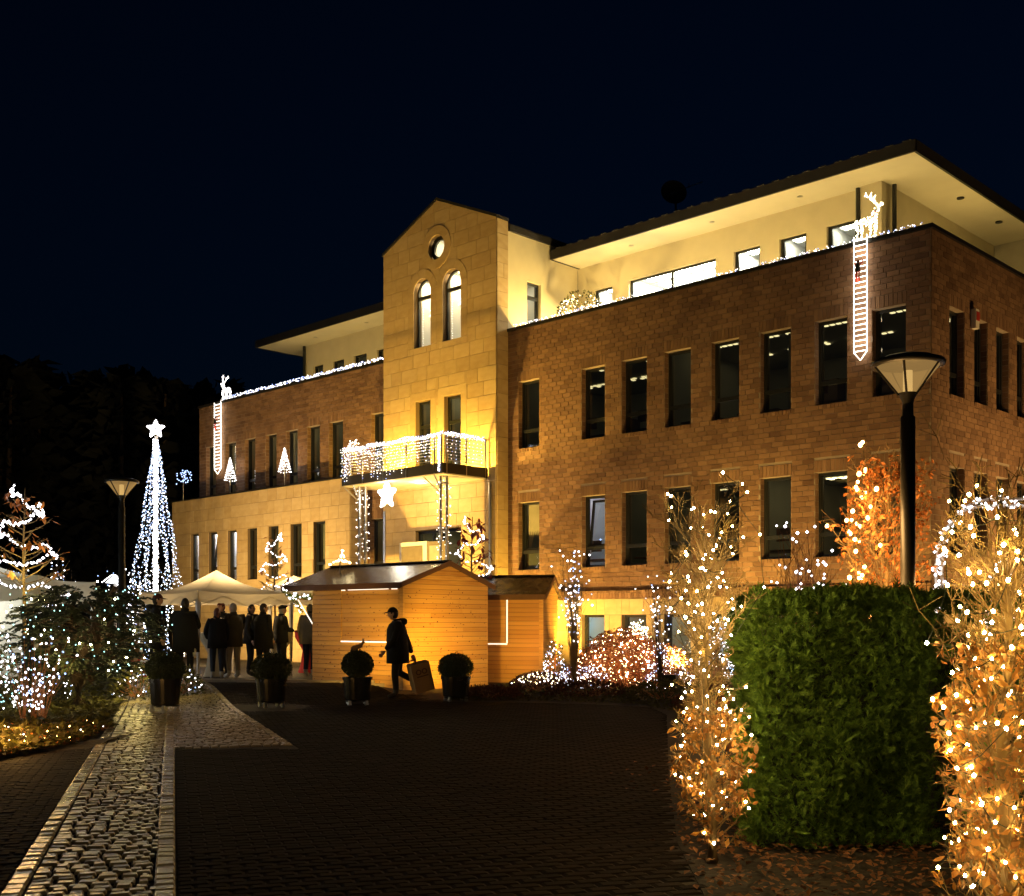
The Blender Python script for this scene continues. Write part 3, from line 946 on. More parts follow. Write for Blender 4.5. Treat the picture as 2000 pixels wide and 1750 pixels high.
for i, (a, b) in enumerate(UW):
    window(TS['g'], a, b, .35, 1.70, rec=.12, lamp=(((.6,.9,1), 14) if i in (1,) else (dimW, (1, 8, 3, 9, 18, 3, 2, 2)[i])), wallm='roomwhite' if i in (1, 3, 4) else 'roomwall')
for i, (a, b) in enumerate(LW):
    window(TS['f'], a+.006, b-.006, 6.25, 8.10, lamp=(dimY, (3, 4, 2, 3, 7, 3, 2, 2)[i]), lampn=2, curt=(.9, .7, 0, .5, .9, .6, .5, .6)[i], transom=.2)
window(TS['f'], -18.325, -17.625, 2.9, 4.77, lamp=(dimY, 2), curt=.6)
for i, (a, b) in enumerate(AW):
    lit = i < 3
    window(TS['a'], a, b, 3.0, 4.77, rec=.10, lamp=(((.92,.92,1.0), 150) if lit else (dimY, (3, 2, 4, 3)[i-3])), wallm='roomwhite' if lit else 'roomwall', curt=0 if lit else (.8, .9, .5, .85)[i-3], transom=.24, tilt=(i == 1))
for i, (a, b, c, d) in enumerate(TW):
    window(TP, a, b, c, d, rec=.08, lamp=((1, .9, .7), (90, 240, 240, 34, 24)[i]), transom=0, mull=(1 if i == 1 else 0), wallm='roomwhite', lampn=(1, 3, 1, 1, 1)[i], roomw=.1)
for i, (a, b, c, d) in enumerate(TWL):
    window(TP, a, b, c, d, rec=.08, lamp=(dimY, 1.0), transom=0, roomw=.1)
window(side(XT), swn[0], swn[1], swn[2], swn[3], rec=.10, lamp=((1, .85, .6), 16), transom=0, top=.78, wallm='roomwhite', depth=1.2)
for a, b, c, d in ARCH:
    window(TF, a, b, c, d+(b-a)/2, rec=.14, lamp=((1, .72, .36), 170), transom=0, top=.74, arch=True, wallm='roomwhite', depth=1.4, fw=.05, roomw=.2)
for i, (a, b, c, d) in enumerate(MID):
    window(TF, a, b, c, d, rec=.14, lamp=(dimY, (4, 6)[i]), transom=0, top=.66, depth=1.8, roomw=.2)
# round window: ring, bars and pane
q = MB(); n = 24
def ring(q, T, cx, cz, r0, r1, d0, d1, n=24):
    for k in range(n):
        t0, t1 = 2*math.pi*k/n, 2*math.pi*(k+1)/n
        q.prism([(cx+r1*math.cos(t0), cz+r1*math.sin(t0)), (cx+r1*math.cos(t1), cz+r1*math.sin(t1)), (cx+r0*math.cos(t1), cz+r0*math.sin(t1)), (cx+r0*math.cos(t0), cz+r0*math.sin(t0))], T, d0, d1)
ring(q, TF, RND[0], RND[1], .245, RND[2]+.02, -.20, -.13)
rw = q.build('window', M['frame'], B)
g = MB(); g.add([TF(RND[0]+.25*math.cos(2*math.pi*k/n), RND[1]+.25*math.sin(2*math.pi*k/n), -.17) for k in range(n)], [tuple(range(n))]); g.build('pane', M['glass'], rw)
r = MB(); r.box(RND[0]-.6, RND[0]+.6, YT+.305, YT+1.2, RND[1]-.5, RND[1]+.5); r.f = [f for k, f in enumerate(r.f) if k != 2]; r.mi = r.mi[:5]; r.build('room', M['roomwhite'], rw)
l = MB(); l.box(RND[0]-.3, RND[0]+.3, YT+.5, YT+.9, RND[1]+.46, RND[1]+.49); l.build('ceiling_lamp', room_mat((1, .78, .45), 30), rw)
# entrance: glazed door with a white leaf standing open
dw = MB(); a, b, c, d = DOOR
slab(dw, TF, [(a, a+.08, c, d), (b-.08, b, c, d), (a+.08, b-.08, d-.08, d), (a+.08, b-.08, c+2.55, c+2.66), ((a+b)/2-.05, (a+b)/2+.05, c, d-.08), (a+.62, a+.68, c, d-.08)], -.22, -.12)
do = dw.build('entrance_door', M['frame'], B)
g = MB(); g.add([TF(a+.08, c, -.17), TF(b-.08, c, -.17), TF(b-.08, d-.08, -.17), TF(a+.08, d-.08, -.17)], [(0,1,2,3)]); g.build('pane', M['glass'], do)
r = MB(); r.box(a-.3, b+.3, YT+.305, YT+3, c-.02, d+.1); r.f = [f for k, f in enumerate(r.f) if k != 2]; r.mi = r.mi[:5]; r.build('room', M['roomwall'], do)
l = MB(); l.box(a+.4, b-.4, YT+1.0, YT+1.6, d+.04, d+.08); l.build('ceiling_lamp', room_mat(dimY, 5), do)
q = MB(); q.box(a-.02, a+1.2, YT-.62, YT-.55, c, 3.84); lf = q.build('door_leaf', M['white'], B)
q = MB(); q.box(a+.09, a+1.02, YT-.632, YT-.622, c+1.0, 3.72); q.build('pane', M['beige'], lf)
q = MB(); q.box(a+1.21, a+1.95, YT-.60, YT-.56, c, 3.82); l2 = q.build('door_leaf', M['beige'], B)
q = MB(); q.box(a+1.30, a+1.86, YT-.612, YT-.602, c+1.0, 3.7); q.build('pane', M['curtain'], l2)

# ---------------- balcony
BXL, BXR, BYF = -16.95, -12.53, YT-1.70
bal = MB(); bal.box(BXL, BXR, BYF, YT-.03, 5.50, 5.58)
balo = bal.build('balcony', M['concrete'], B)
q = MB()
q.box(BXL-.02, BXR+.02, BYF-.02, BYF-.001, 5.53, 5.80); q.box(BXR+.001, BXR+.02, BYF, YT-.05, 5.53, 5.80); q.box(BXL-.02, BXL-.001, BYF, YT-.05, 5.53, 5.80)
q.build('fascia_panel', M['zinc'], balo)
q = MB()
for t in range(9):
    z = 5.88+t*.08
    q.tube([(BXL, YT-.05, z), (BXL, BYF+.25, z), (BXL+.25, BYF, z), (BXR, BYF, z), (BXR, YT-.05, z)], .007, 4)
q.build('rail_wire', M['steel'], balo, kind='stuff')
q = MB(); q.tube([(BXL, YT-.05, 6.58), (BXL, BYF+.25, 6.58), (BXL+.25, BYF, 6.58), (BXR, BYF, 6.58), (BXR, YT-.05, 6.58)], .028, 8); q.build('handrail', M['steel'], balo)
for x, y in ((BXL, BYF+.3), (BXL+.95, BYF), (BXL+1.9, BYF), (BXL+2.9, BYF), (BXR-.35, BYF), (BXR-.05, BYF-.01), (BXR, BYF+.12), (BXR, BYF+.85), (BXR, YT-.12)):
    q = MB(); q.tube([(x, y-.012, 5.52), (x, y-.012, 6.58)], .024, 6); q.build('rail_post', M['steel'], balo)
for x in (-12.9, -16.45):
    q = MB()
    for dx, dy in ((-.12, 0), (.12, 0), (0, -.12), (0, .12)): q.tube([(x+dx, BYF+.35+dy, .1), (x+dx, BYF+.35+dy, 5.49)], .035, 8)
    for z in (1.2, 2.6, 4.0, 5.3): q.tube([(x, BYF+.35, z-.015), (x, BYF+.35, z+.015)], .15, 10)
    q.tube([(x-.2, BYF+.35, 5.1), (x-.55, BYF+.1, 5.5)], .02, 6); q.tube([(x, BYF+.25, 5.1), (x, BYF-.0, 5.5)], .02, 6)
    q.build('column', M['steel'], balo)
q = MB(); q.lathe([(.001,0),(.16,0),(.17,-.02),(.001,-.03)], 16, (-14.4, BYF+.8, 5.499)); q.build('soffit_lamp', M['white'], balo)

# fittings on the building that are things of their own
t = tag(bpy.data.objects.new('alarm_box', None), 'white alarm box with red front high on the brick side wall', 'alarm'); link(t)
t.location = BL2W(.02, 2.03, 7.9); t.rotation_euler = (0, 0, BANG)
q = MB(); q.box(0, .11, -.09, .09, 0, .42); q.build('housing', M['white'], t)
q = MB(); q.box(.02, .122, -.07, .092, .17, .36); q.build('red_lens', M['red'], t)
d = thing('satellite_dish', 'dark satellite dish standing on the roof above the right wing', 'dish', BL2W(-9.38, 4.0, 12.8), BANG)
q = MB(); q.tube([(0,0,0),(0,0,.9)], .03, 8); q.build('mast', M['zinc'], d)
q = MB(); q.tube([(.02, -.3, .95), (1.0, -.1, 1.08)], .012, 5); q.tube([(.6,-.2,.98),(.6,-.2,1.12)], .01, 4); q.build('antenna', M['zinc'], d)
q = MB()
pr = [(0.02 + .5*i/8, .12*(i/8)**2) for i in range(9)]
for i in range(8): pass
q.lathe(pr, 20, (0,0,0)); 
o = q.build('dish_reflector', M['roof'], d, (0, -.12, 1.0)); o.rotation_euler = (rad(78), 0, rad(48)); o.scale = (.72, .72, .72)
v = thing('weather_vane', 'small pale weather vane on the far left roof ridge', 'vane', BL2W(-19.6, 3.0, 12.3), BANG)
q = MB(); q.tube([(0,0,0),(0,0,.55)], .015, 6); q.build('rod', M['zinc'], v)
q = MB(); q.tube([(-.15,0,.62),(.12,0,.5)], [.04,.02], 5); q.tube([(.12,0,.5),(.16,0,.4)], [.03,.01], 5); q.build('arrow', M['concrete'], v)

# ------------------------------------------------------------------ market huts
def frame2(o, ax, ay):
    # local frame -> world: o origin, ax direction of +x, ay direction of +y
    return lambda x, y, z: (o[0]+ax[0]*x+ay[0]*y, o[1]+ax[1]*x+ay[1]*y, o[2]+z)
unitbox = {}
def ubox(m):
    if m not in unitbox:
        q = MB(); q.box(-.5, .5, -.5, .5, -.5, .5)
        me = bpy.data.meshes.new('plank'); me.from_pydata(q.v, [], q.f); me.materials.append(M[m]); unitbox[m] = me
    return unitbox[m]
def plank(parent, T, x0, x1, z0, z1, d0, d1, m='pine', name='plank'):
    # a board on a wall whose frame T(s, z, d) is axis aligned in the parent's space
    a = Vector(T(x0, z0, d0)); b = Vector(T(x1, z1, d1))
    return inst(name, ubox(m), parent, (a+b)/2, None, [abs(q) for q in (b-a)])

def hut(o, ang, L, W_, ez, rz, lo, ro, label, group, bh, hatch):
    # local: x along the long side (0 at the corner, running to -L), y into the hut (gable on x=0)
    h = thing('market_hut', label, 'hut', o, ang, group)
    FT, GT = front(0.0), side(0.0)
    n = int(round((ez-.03)/bh)); b = (ez-.03)/n
    for i in range(n):                                        # long side
        z0, z1 = .03+i*b+.0045, .03+(i+1)*b-.0045
        zm = (z0+z1)/2
        if hatch and hatch[2] < zm < hatch[3]:
            plank(h, FT, -L, hatch[0]-.004, z0, z1, 0, .022+U(0,.004)); plank(h, FT, hatch[1]+.004, -.05, z0, z1, 0, .022+U(0,.004))
        else:
            sp = U(.25, .75)
            plank(h, FT, -L, -L+(L-.05)*sp-.0025, z0, z1, 0, .022+U(0,.004)); plank(h, FT, -L+(L-.05)*sp+.0025, -.05, z0, z1, 0, .022+U(0,.004))
    g = n + int((rz-ez)/b)+1
    for i in range(g):                                        # gable
        z0, z1 = .03+i*b+.0045, .03+(i+1)*b-.0045
        if z1 < ez:
            sp = W_*(U(.25, .75) if R() < .6 else 2)
            plank(h, GT, .02, min(W_, sp-.0025), z0, z1, 0, .022+U(0,.004))
            if sp < W_: plank(h, GT, sp+.0025, W_, z0, z1, 0, .022+U(0,.004))
        else:
            k = (W_/2)/(rz-ez); e0 = max(0, (z0-ez)*k); e1 = max(0, (z1-ez)*k)
            if e1 > W_/2: e1 = W_/2-.02
            if e0 > W_/2-.05: break
            q = MB(); q.prism([(e0+.02, z0), (W_-e0, z0), (W_-e1, z1), (e1+.02, z1)], GT, 0, .023); q.build('plank', M['pine'], h)
    c = MB(); c.box(-.075, .03, -.03, .02, .0, ez); c.build('corner_post', M['pine'], h)
    c = MB()
    c.box(-L+.002, -.025, .002, .03, .02, ez); c.box(-L+.002, -.002, W_-.03, W_, .02, ez)
    c.add([(-.028,.03,.02),(-.028,W_-.03,.02),(-.028,W_-.03,ez),(-.028,W_/2,rz-.02),(-.028,.03,ez)], [(0,1,2,3,4)])
    c.add([(-L+.03,.03,.02),(-L+.03,W_-.03,.02),(-L+.03,W_-.03,ez),(-L+.03,W_/2,rz-.02),(-L+.03,.03,ez)], [(0,1,2,3,4)])
    c.build('wall_lining', M['darkwood'], h)
    c = MB(); c.box(-L, .0, -.02, .0, -.12, .03); c.box(-.001, .03, -.02, W_, -.12, .03); c.build('plinth', M['darkwood'], h)
    ov = .16; k = (rz-ez)/(W_/2)
    for sg in (0, 1):
        ye = -ov if sg == 0 else W_+ov
        r = MB(); a0, a1 = -L-lo, ro
        ze = ez-k*ov
        r.hexa([(a0,ye,ze+.02),(a1,ye,ze+.02),(a1,W_/2,rz+.02),(a0,W_/2,rz+.02),(a0,ye,ze+.075),(a1,ye,ze+.075),(a1,W_/2,rz+.075),(a0,W_/2,rz+.075)])
        r.build('roof', M['felt'], h)
        r = MB(); r.hexa([(a1+.001,ye,ze-.03),(a1+.022,ye,ze-.03),(a1+.022,W_/2,rz-.03),(a1+.001,W_/2,rz-.03),(a1+.001,ye,ze+.085),(a1+.022,ye,ze+.085),(a1+.022,W_/2,rz+.085),(a1+.001,W_/2,rz+.085)])
        r.build('barge_board', M['darkwood'], h)
    r = MB(); r.box(-L-lo, ro, W_/2-.06, W_/2+.06, rz+.072, rz+.10); r.build('ridge_cap', M['felt'], h)
    r = MB(); r.box(-L-lo, ro, -ov-.03, -ov-.001, ez-k*ov-.05, ez-k*ov+.08); r.build('eave_board', M['darkwood'], h)
    if hatch:
        x0, x1, z0, z1 = hatch
        nb = int(round((z1-z0)/b)); bb = (z1-z0)/nb
        s = inst('shutter', ubox('darkwood'), h, ((x0+x1)/2, .012, (z0+z1)/2), None, (x1-x0-.01, .012, z1-z0))
        for i in range(nb):
            plank(h, FT, x0+.012, x1-.012, z0+i*bb+.003, z0+(i+1)*bb-.003, .006, .014)
    return h, FT, GT

H1O = (-2.35, 24.8, 0.0); H1A = math.atan2(-.66, .75)
h1, F1, G1 = hut(H1O, H1A, 3.03, 2.68, 2.34, 2.80, .97, .10,
    'large pine plank hut with closed shutter and wet felt roof behind the walking man', 'wooden market huts', .107, (-2.0, -.12, 1.10, 2.22))
for x0, x1, z in ((-1.98,-1.86,2.235),(-1.76,-.42,2.24),(-.32,-.14,2.235),(-2.0,-.45,1.075)):
    q = MB(); q.prism([(x0, z-.013), (x1, z-.013), (x1, z+.013), (x0, z+.013)], F1, .028, .042); q.build('light_strip', M['led'], h1)
for i in range(150):                                         # knots in the boards
    pass
q = MB()
for i in range(330):
    if i % 2: T, s0, s1 = F1, -3.0, -.1
    else: T, s0, s1 = G1, .1, 2.6
    s, z = U(s0, s1), U(.1, 2.28)
    if T is F1 and -2.0 < s < -.12 and 1.1 < z < 2.22: d = .0155
    else: d = .0275
    rx, rz_ = U(.008, .026), U(.006, .017)
    q.add([T(s+rx*math.cos(k*math.pi/3), z+rz_*math.sin(k*math.pi/3), d+.0005) for k in range(6)], [tuple(range(6))])
q.build('knots', M['knot'], h1, kind='stuff')

H2O = (0.734, 28.0, 0.0); H2A = math.atan2(-.24, .97)
h2, F2, G2 = hut(H2O, H2A, 3.0, 1.75, 2.18, 2.60, .3, .12,
    'smaller pine hut half hidden behind the larger one, with a lit shutter edge', 'wooden market huts', .11, (-2.2, -.89, .95, 2.10))
for x0, x1, z0, z1 in ((-1.75,-1.12,2.115,2.14),(-1.05,-.86,2.115,2.14),(-.885,-.862,1.0,2.11),(-1.5,-.87,.965,.99)):
    q = MB(); q.prism([(x0, z0), (x1, z0), (x1, z1), (x0, z1)], F2, .028, .042); q.build('light_strip', M['led'], h2)

# open side flap of the large hut with garland, seen at its far end
fl = thing('hut_flap', 'orange lit awning flap held open at the left end of the large hut', 'flap', (-4.62, 26.9, 0), H1A)
q = MB(); q.hexa([(-.0,0,2.12),(-.0,2.2,2.12),(-.75,2.2,2.04),(-.75,0,2.04),(0,0,2.15),(0,2.2,2.15),(-.75,2.2,2.07),(-.75,0,2.07)]); q.build('flap_board', M['pine'], fl)
q = MB(); q.tube([(-.72,.1,2.04),(-.02,.1,1.3)], .014, 6); q.build('strut', M['led'], fl)
ga = thing('garland', 'short green fir garland with small lights hanging along the open hut flap', 'garland')
q = MB(); q2 = MB()
gp = [Vector(p) for p in (P(552, 1152, 26.6), P(568, 1165, 26.6), P(580, 1180, 26.6), P(590, 1195, 26.6))]
gp2 = [P(575, 1163, 26.6), P(592, 1166, 26.6), P(611, 1164, 26.7)]
for g_ in (gp, gp2):
    for k in range(len(g_)-1):
        for i in range(70):
            c = g_[k].lerp(g_[k+1], R()) + rvec()*U(0,.05); q.leaf(c, rvec(), rvec(), .07, .02)
        for i in range(5): q2.octa(g_[k].lerp(g_[k+1], R())+rvec()*.06, .02)
q.build('fir', M['thuja'], ga, kind='stuff'); q2.build('bulbs', M['bulbW'], ga, kind='stuff')
# small lit figure on the ridge of the large hut
fg = thing('ridge_ornament', 'little lit star tree ornament standing on the ridge of the large hut', 'ornament')
q = MB(); q2 = MB()
c0 = P(664, 1104, 27.4)
for a, b in (((-.30,0),(-.02,.12)),((-.02,.12),(.05,.36)),((.05,.36),(.12,.1)),((.12,.1),(.26,.04)),((-.02,.12),(.12,.1))):
    p0, p1 = c0+Vector((a[0],0,a[1])), c0+Vector((b[0],0,b[1]))
    q.tube([p0, p1], .008, 4)
    for i in range(5): q2.octa(p0.lerp(p1, (i+.5)/5)+rvec()*.02, .026)
q.tube([c0+Vector((0,0,-.25)), c0+Vector((0,0,.12))], .015, 5)
q.build('rod', M['lampblack'], fg); q2.build('bulbs', M['bulbY'], fg, kind='stuff')

# ------------------------------------------------------------------ gazebos
def gazebo(loc, ang, w_, ez, pz, label, legs=True, sidewall=None, val=.26, mt='canvas'):
    g = thing('gazebo', label, 'gazebo', loc, ang, 'white party gazebos')
    h = w_/2
    q = MB(); n = 10
    # four sagging roof panels
    for k in range(4):
        c, s = math.cos(k*math.pi/2), math.sin(k*math.pi/2)
        rot = lambda x, y: (c*x-s*y, s*x+c*y)
        b = len(q.v)
        for i in range(n+1):
            t = i/n
            for j in range(n+1):
                u = (j/n*2-1)
                hh = h*t
                z = pz+(ez-pz)*t - .16*math.sin(math.pi*t)*(0.5+.5*abs(u)) + .05*(1-u*u)*t*0 - .07*(1-u*u)*t
                x, y = rot(u*hh, -hh)
                q.v.append((x, y, z))
        for i in range(n):
            for j in range(n):
                q.f.append((b+i*(n+1)+j, b+(i+1)*(n+1)+j, b+(i+1)*(n+1)+j+1, b+i*(n+1)+j+1)); q.mi.append(0)
    q.build('roof', M[mt], g, smooth=True)
    for k in range(4):
        c, s = math.cos(k*math.pi/2), math.sin(k*math.pi/2)
        q = MB(); b = 0
        for j in range(n+1):
            u = j/n*2-1
            zz = ez-.07*(1-u*u)
            for z, o in ((zz, .004), (zz-val-.03*math.sin(j*1.7), .03)):
                x, y = u*h, -h-o
                q.v.append((c*x-s*y, s*x+c*y, z))
        for j in range(n): q.f.append((2*j, 2*j+1, 2*j+3, 2*j+2)); q.mi.append(0)
        q.build('valance', M[mt], g, smooth=True)
    if legs:
        for sx in (-1, 1):
            for sy in (-1, 1):
                q = MB(); x, y = sx*(h-.05), sy*(h-.05)
                zb = 0
                q.box(x-.022, x+.022, y-.022, y+.022, 0, ez-.05); q.box(x-.05, x+.05, y-.05, y+.05, 0, .012)
                # canvas sleeve gathered round the pole
                q.tube([(x,y,ez-.2),(x,y,ez-.7),(x,y,.45)], [.07,.055,.035], 7)
                q.build('leg', M['white'], g)
        q = MB()
        for k in range(4):
            c, s = math.cos(k*math.pi/2), math.sin(k*math.pi/2)
            rot = lambda x, y, z: (c*x-s*y, s*x+c*y, z)
            for i in range(4):
                x0, x1 = -h+.1+i*(w_-.2)/4, -h+.1+(i+1)*(w_-.2)/4
                q.tube([rot(x0,-h+.06,ez-(.12 if i % 2 else .34)), rot(x1,-h+.06,ez-(.34 if i % 2 else .12))], .011, 4)
        q.build('truss', M['steel'], g)
    return g
g1 = gazebo((-7.445, 29.0, .16), math.atan2(.727, .687), 2.75, 2.10, 2.66, 'white gazebo with people standing under it left of the large hut')
gazebo((-6.1, 32.2, .16), math.atan2(.62, .78), 3.0, 2.15, 2.66, 'white gazebo further back, its top just showing beside the hut roof')
g3 = gazebo((-11.4, 24.3, .1), math.atan2(.08, 1), 4.0, 2.33, 2.78, 'white gazebo cut by the left edge of the picture behind the conifer', val=.46)
point('fill_light', (-11.2, 23.6, 3.5), 70, (.9, .95, 1), .3)  # lamp added above the canvas to whiten the roof, no string hangs here
q = MB(); q.prism([(-1.95, .05), (.4, .05), (.4, 2.2), (-1.95, 2.2)], lambda s, z, d: (s, 1.9+d, z), 0, .012); q.build('side_wall', M['canvas'], g3)
point('gazebo_lamp', (-11.9, 24.9, 1.95), 150, (.85, .92, 1), .15)
pl = [point('gazebo_lamp', (-7.4, 29.1, 2.3), 120, (1, .68, .34), .08), point('gazebo_lamp', (-6.1, 32.2, 2.3), 110, (1, .66, .3), .08)]

# white cloths on standing tables
def table(loc, r, h, label, m='canvas'):
    t = thing('bar_table', label, 'table', loc, 0, 'standing tables under the gazebos')
    q = MB(); q.lathe([(.001,h+.012),(r,h+.012),(r,h-.02),(.001,h-.02)], 20); q.build('table_top', M['white'], t)
    q = MB(); n = 24; prof = [(r+.006, h), (r*.92, h-.15), (r*.42, h*.55), (r*.55, h*.22), (r*.72, .02)]
    for i, (rr, z) in enumerate(prof):
        for k in range(n):
            a = 2*math.pi*k/n; f = 1+.09*math.sin(k*math.pi/1.5+i*.3)*(i > 0)
            q.v.append((rr*f*math.cos(a), rr*f*math.sin(a), z))
    for i in range(len(prof)-1):
        for k in range(n): q.f.append((i*n+k, i*n+(k+1) % n, (i+1)*n+(k+1) % n, (i+1)*n+k)); q.mi.append(0)
    q.build('table_cloth', M[m], t, smooth=True)
    q = MB(); q.tube([(0,0,0),(0,0,h)], .03, 8); q.build('stem', M['steel'], t)
table((-7.28, 28.2, .165), .36, 1.08, 'white cloth covered standing table beside the left gazebo leg')
table((-5.86, 28.9, .165), .36, 1.10, 'white cloth covered standing table behind the man in a flat cap')
table((-5.35, 30.3, .165), .36, 1.10, 'red cloth covered standing table beside the end of the large hut', 'red')

# stall goods and gifts
for i, (px, py, d, sx, sz, mm, lb) in enumerate(((262, 1306, 27.5, .30, .26, 'white', 'white gift box with red band at the foot of the light tree'),
                                        (281, 1308, 27.6, .26, .34, 'red', 'red gift box beside the white one under the light tree'),
                                        (272, 1287, 27.8, .22, .2, 'card', 'small brown gift box lying on top of the other two'))):
    c = P(px, py, d)
    g = thing('gift_box', lb, 'gift box', (c.x, c.y, c.z-sz/2), U(-.4,.4), 'gift boxes under the light tree')
    q = MB(); q.box(-sx/2, sx/2, -sx/2, sx/2, 0, sz); q.build('box_body', M[mm], g)
    q = MB(); q.box(-.025, .025, -sx/2-.003, sx/2+.003, 0, sz+.003); q.box(-sx/2-.003, sx/2+.003, -.025, .025, 0, sz+.0035); q.build('ribbon', M['red' if mm != 'red' else 'white'], g)
    q = MB(); q.ball((-.05,0,sz+.03), .05, .03, .03); q.ball((.05,0,sz+.03), .05, .03, .03); q.build('bow', M['red' if mm != 'red' else 'white'], g)

# ------------------------------------------------------------------ street lamps
def street_lamp(loc, H, label, power):
    l = thing('street_lamp', label, 'street lamp', loc, 0, 'street lamps beside the path')
    q = MB(); q.lathe([(.10,0),(.10,.05),(.078,.06),(.078,H-.62),(.06,H-.6),(.058,H-.48)], 20); q.build('post', M['lampblack'], l, smooth=True)
    q = MB(); q.lathe([(.05,H-.50),(.066,H-.44),(.10,H-.36)], 20); q.build('collar', M['lampblack'], l, smooth=True)
    q = MB(); n = 24
    q.lathe([(.095,H-.36),(.33,H-.07)], n); q.build('lens', M['lens'], l, smooth=True)
    for k in range(5):
        a = 2*math.pi*k/5+.5
        q = MB(); q.tube([(.095*math.cos(a),.095*math.sin(a),H-.38),(.34*math.cos(a),.34*math.sin(a),H-.065)], .014, 5); q.build('rib', M['lampblack'], l)
    q = MB(); q.lathe([(.30,H-.07),(.375,H-.075),(.39,H-.045),(.38,H-.02),(.25,H+.03),(.001,H+.05)], 32); q.build('cap', M['lampblack'], l, smooth=True)
    q = MB(); q.lathe([(.001,H-.03),(.30,H-.068)], 24); q.build('reflector', M['innerref'], l)
    q = MB(); q.lathe([(.05,H-.36),(.05,H-.12),(.001,H-.11)], 12); q.build('burner', M['bulbTube'], l)
    p = point('burner_light', (0, 0, H-.2), power, (1.0, .56, .15), .07, l)
    return l
M['bulbTube'] = emis('lamp burner', (1.0, .7, .3), 1.0)
street_lamp((-8.81, 26.0, .17), 4.56, 'slim street lamp standing behind the dark conifer at the left', 8)
street_lamp((4.26, 12.4, .03), 4.30, 'large street lamp rising behind the clipped hedge at the right', 8)

# ------------------------------------------------------------------ planters
def boxball(r, h, n, c):
    q = MB()
    for i in range(n):
        v = rvec(); k = U(.86, 1.04)
        p = Vector((v.x*r*k, v.y*r*k, v.z*h*k)) + Vector(c)
        d = (v + rvec()*.8)
        q.leaf(p, d, v+rvec()*.5, U(.03, .05), U(.016, .024))
    return q
def planter(loc, r, h, pr, ph, label, cast=.09, trunk=0.0):
    p = thing('planter', label, 'planter', loc, U(0, 3), 'box balls in black pots on castors')
    q = MB(); q.lathe([(.001,cast+.002),(pr*.86,cast),(pr*.9,cast+.02),(pr,cast+ph-.05),(pr*1.06,cast+ph-.05),(pr*1.07,cast+ph),(pr*.98,cast+ph),(pr*.95,cast+ph-.06),(.001,cast+ph-.06)], 28)
    q.build('pot', M['pot'], p, smooth=False)
    for k in range(4):
        a = k*math.pi/2+.4
        q = MB(); x, y = pr*.85*math.cos(a), pr*.85*math.sin(a)
        q.tube([(x-.02,y,.035),(x+.02,y,.035)], .034, 8); q.box(x-.025, x+.025, y-.02, y+.02, .05, cast)
        q.build('castor', M['steel'], p)
    q = MB(); q.box(-pr*.9, pr*.9, -.03, .03, cast-.025, cast-.001); q.box(-.03, .03, -pr*.9, pr*.9, cast-.025, cast-.002); q.build('trolley', M['lampblack'], p)
    cz = cast+ph+h*.72+trunk
    q = boxball(r, h, 3200, (0, 0, cz)); q.build('box_ball', M['boxgreen'], p, kind='stuff')
    q = MB(); q.ball((0,0,cz), r*.86, r*.86, h*.86, 14, 10); q.build('inner_twigs', M['yew'], p)
    q = MB(); q.tube([(0,0,cast+ph-.08),(.01,0,cz-h*.5)], .022, 6); q.build('stem', M['bark2'], p)
    q = MB()
    a0 = U(0,6)
    q.tube([(pr*1.05*math.cos(a0+t*.12)+.05*math.sin(t*2.1), pr*1.05*math.sin(a0+t*.12), cast+ph+.03*math.sin(t*1.3)-t*.012) for t in range(14)], .004, 3)
    q.tube([(.04*math.cos(t), .02*math.sin(t*1.7), cz+h*.95+.07*math.sin(t*.5)) for t in range(7)], .004, 3)
    q.build('loose_wire', M['cable'], p)
    return p
planter((-5.78, 19.2, .0), .30, .25, .255, .44, 'box ball in a black pot standing on the cobbled path, leftmost of the four', .13)
planter((-4.18, 20.0, .03), .325, .25, .26, .40, 'wide box ball in a black pot in front of the gazebo people', .10)
planter((-2.79, 20.8, .0), .265, .23, .255, .42, 'box ball on a short stem in a black pot, with a straw animal on top', .10, .06)
planter((-1.07, 21.9, .0), .32, .24, .27, .38, 'flattened box ball in a black pot in front of the hut gable', .10)
sa = thing('straw_reindeer', 'small straw animal figure lying on top of a box ball', 'figure', (-2.79, 20.72, .985), .3)
sa.scale = (.75, .75, .75)
q = MB(); q.tube([(-.14,0,.05),(-.02,0,.09),(.12,0,.14)], [.045,.06,.05], 7); q.tube([(.1,0,.14),(.16,0,.24),(.19,0,.2)], [.035,.035,.02], 6); q.build('body', M['card'], sa)
for x, y in ((-.12,-.04),(-.12,.04),(.08,-.04),(.08,.04)):
    q = MB(); q.tube([(x,y,.06),(x-.04,y,-.06)], .013, 5); q.build('leg', M['bark2'], sa)
q = MB(); q.tube([(.15,-.02,.25),(.15,-.06,.30)], .007, 4); q.tube([(.15,.02,.25),(.15,.06,.30)], .007, 4); q.build('antlers', M['bark2'], sa)

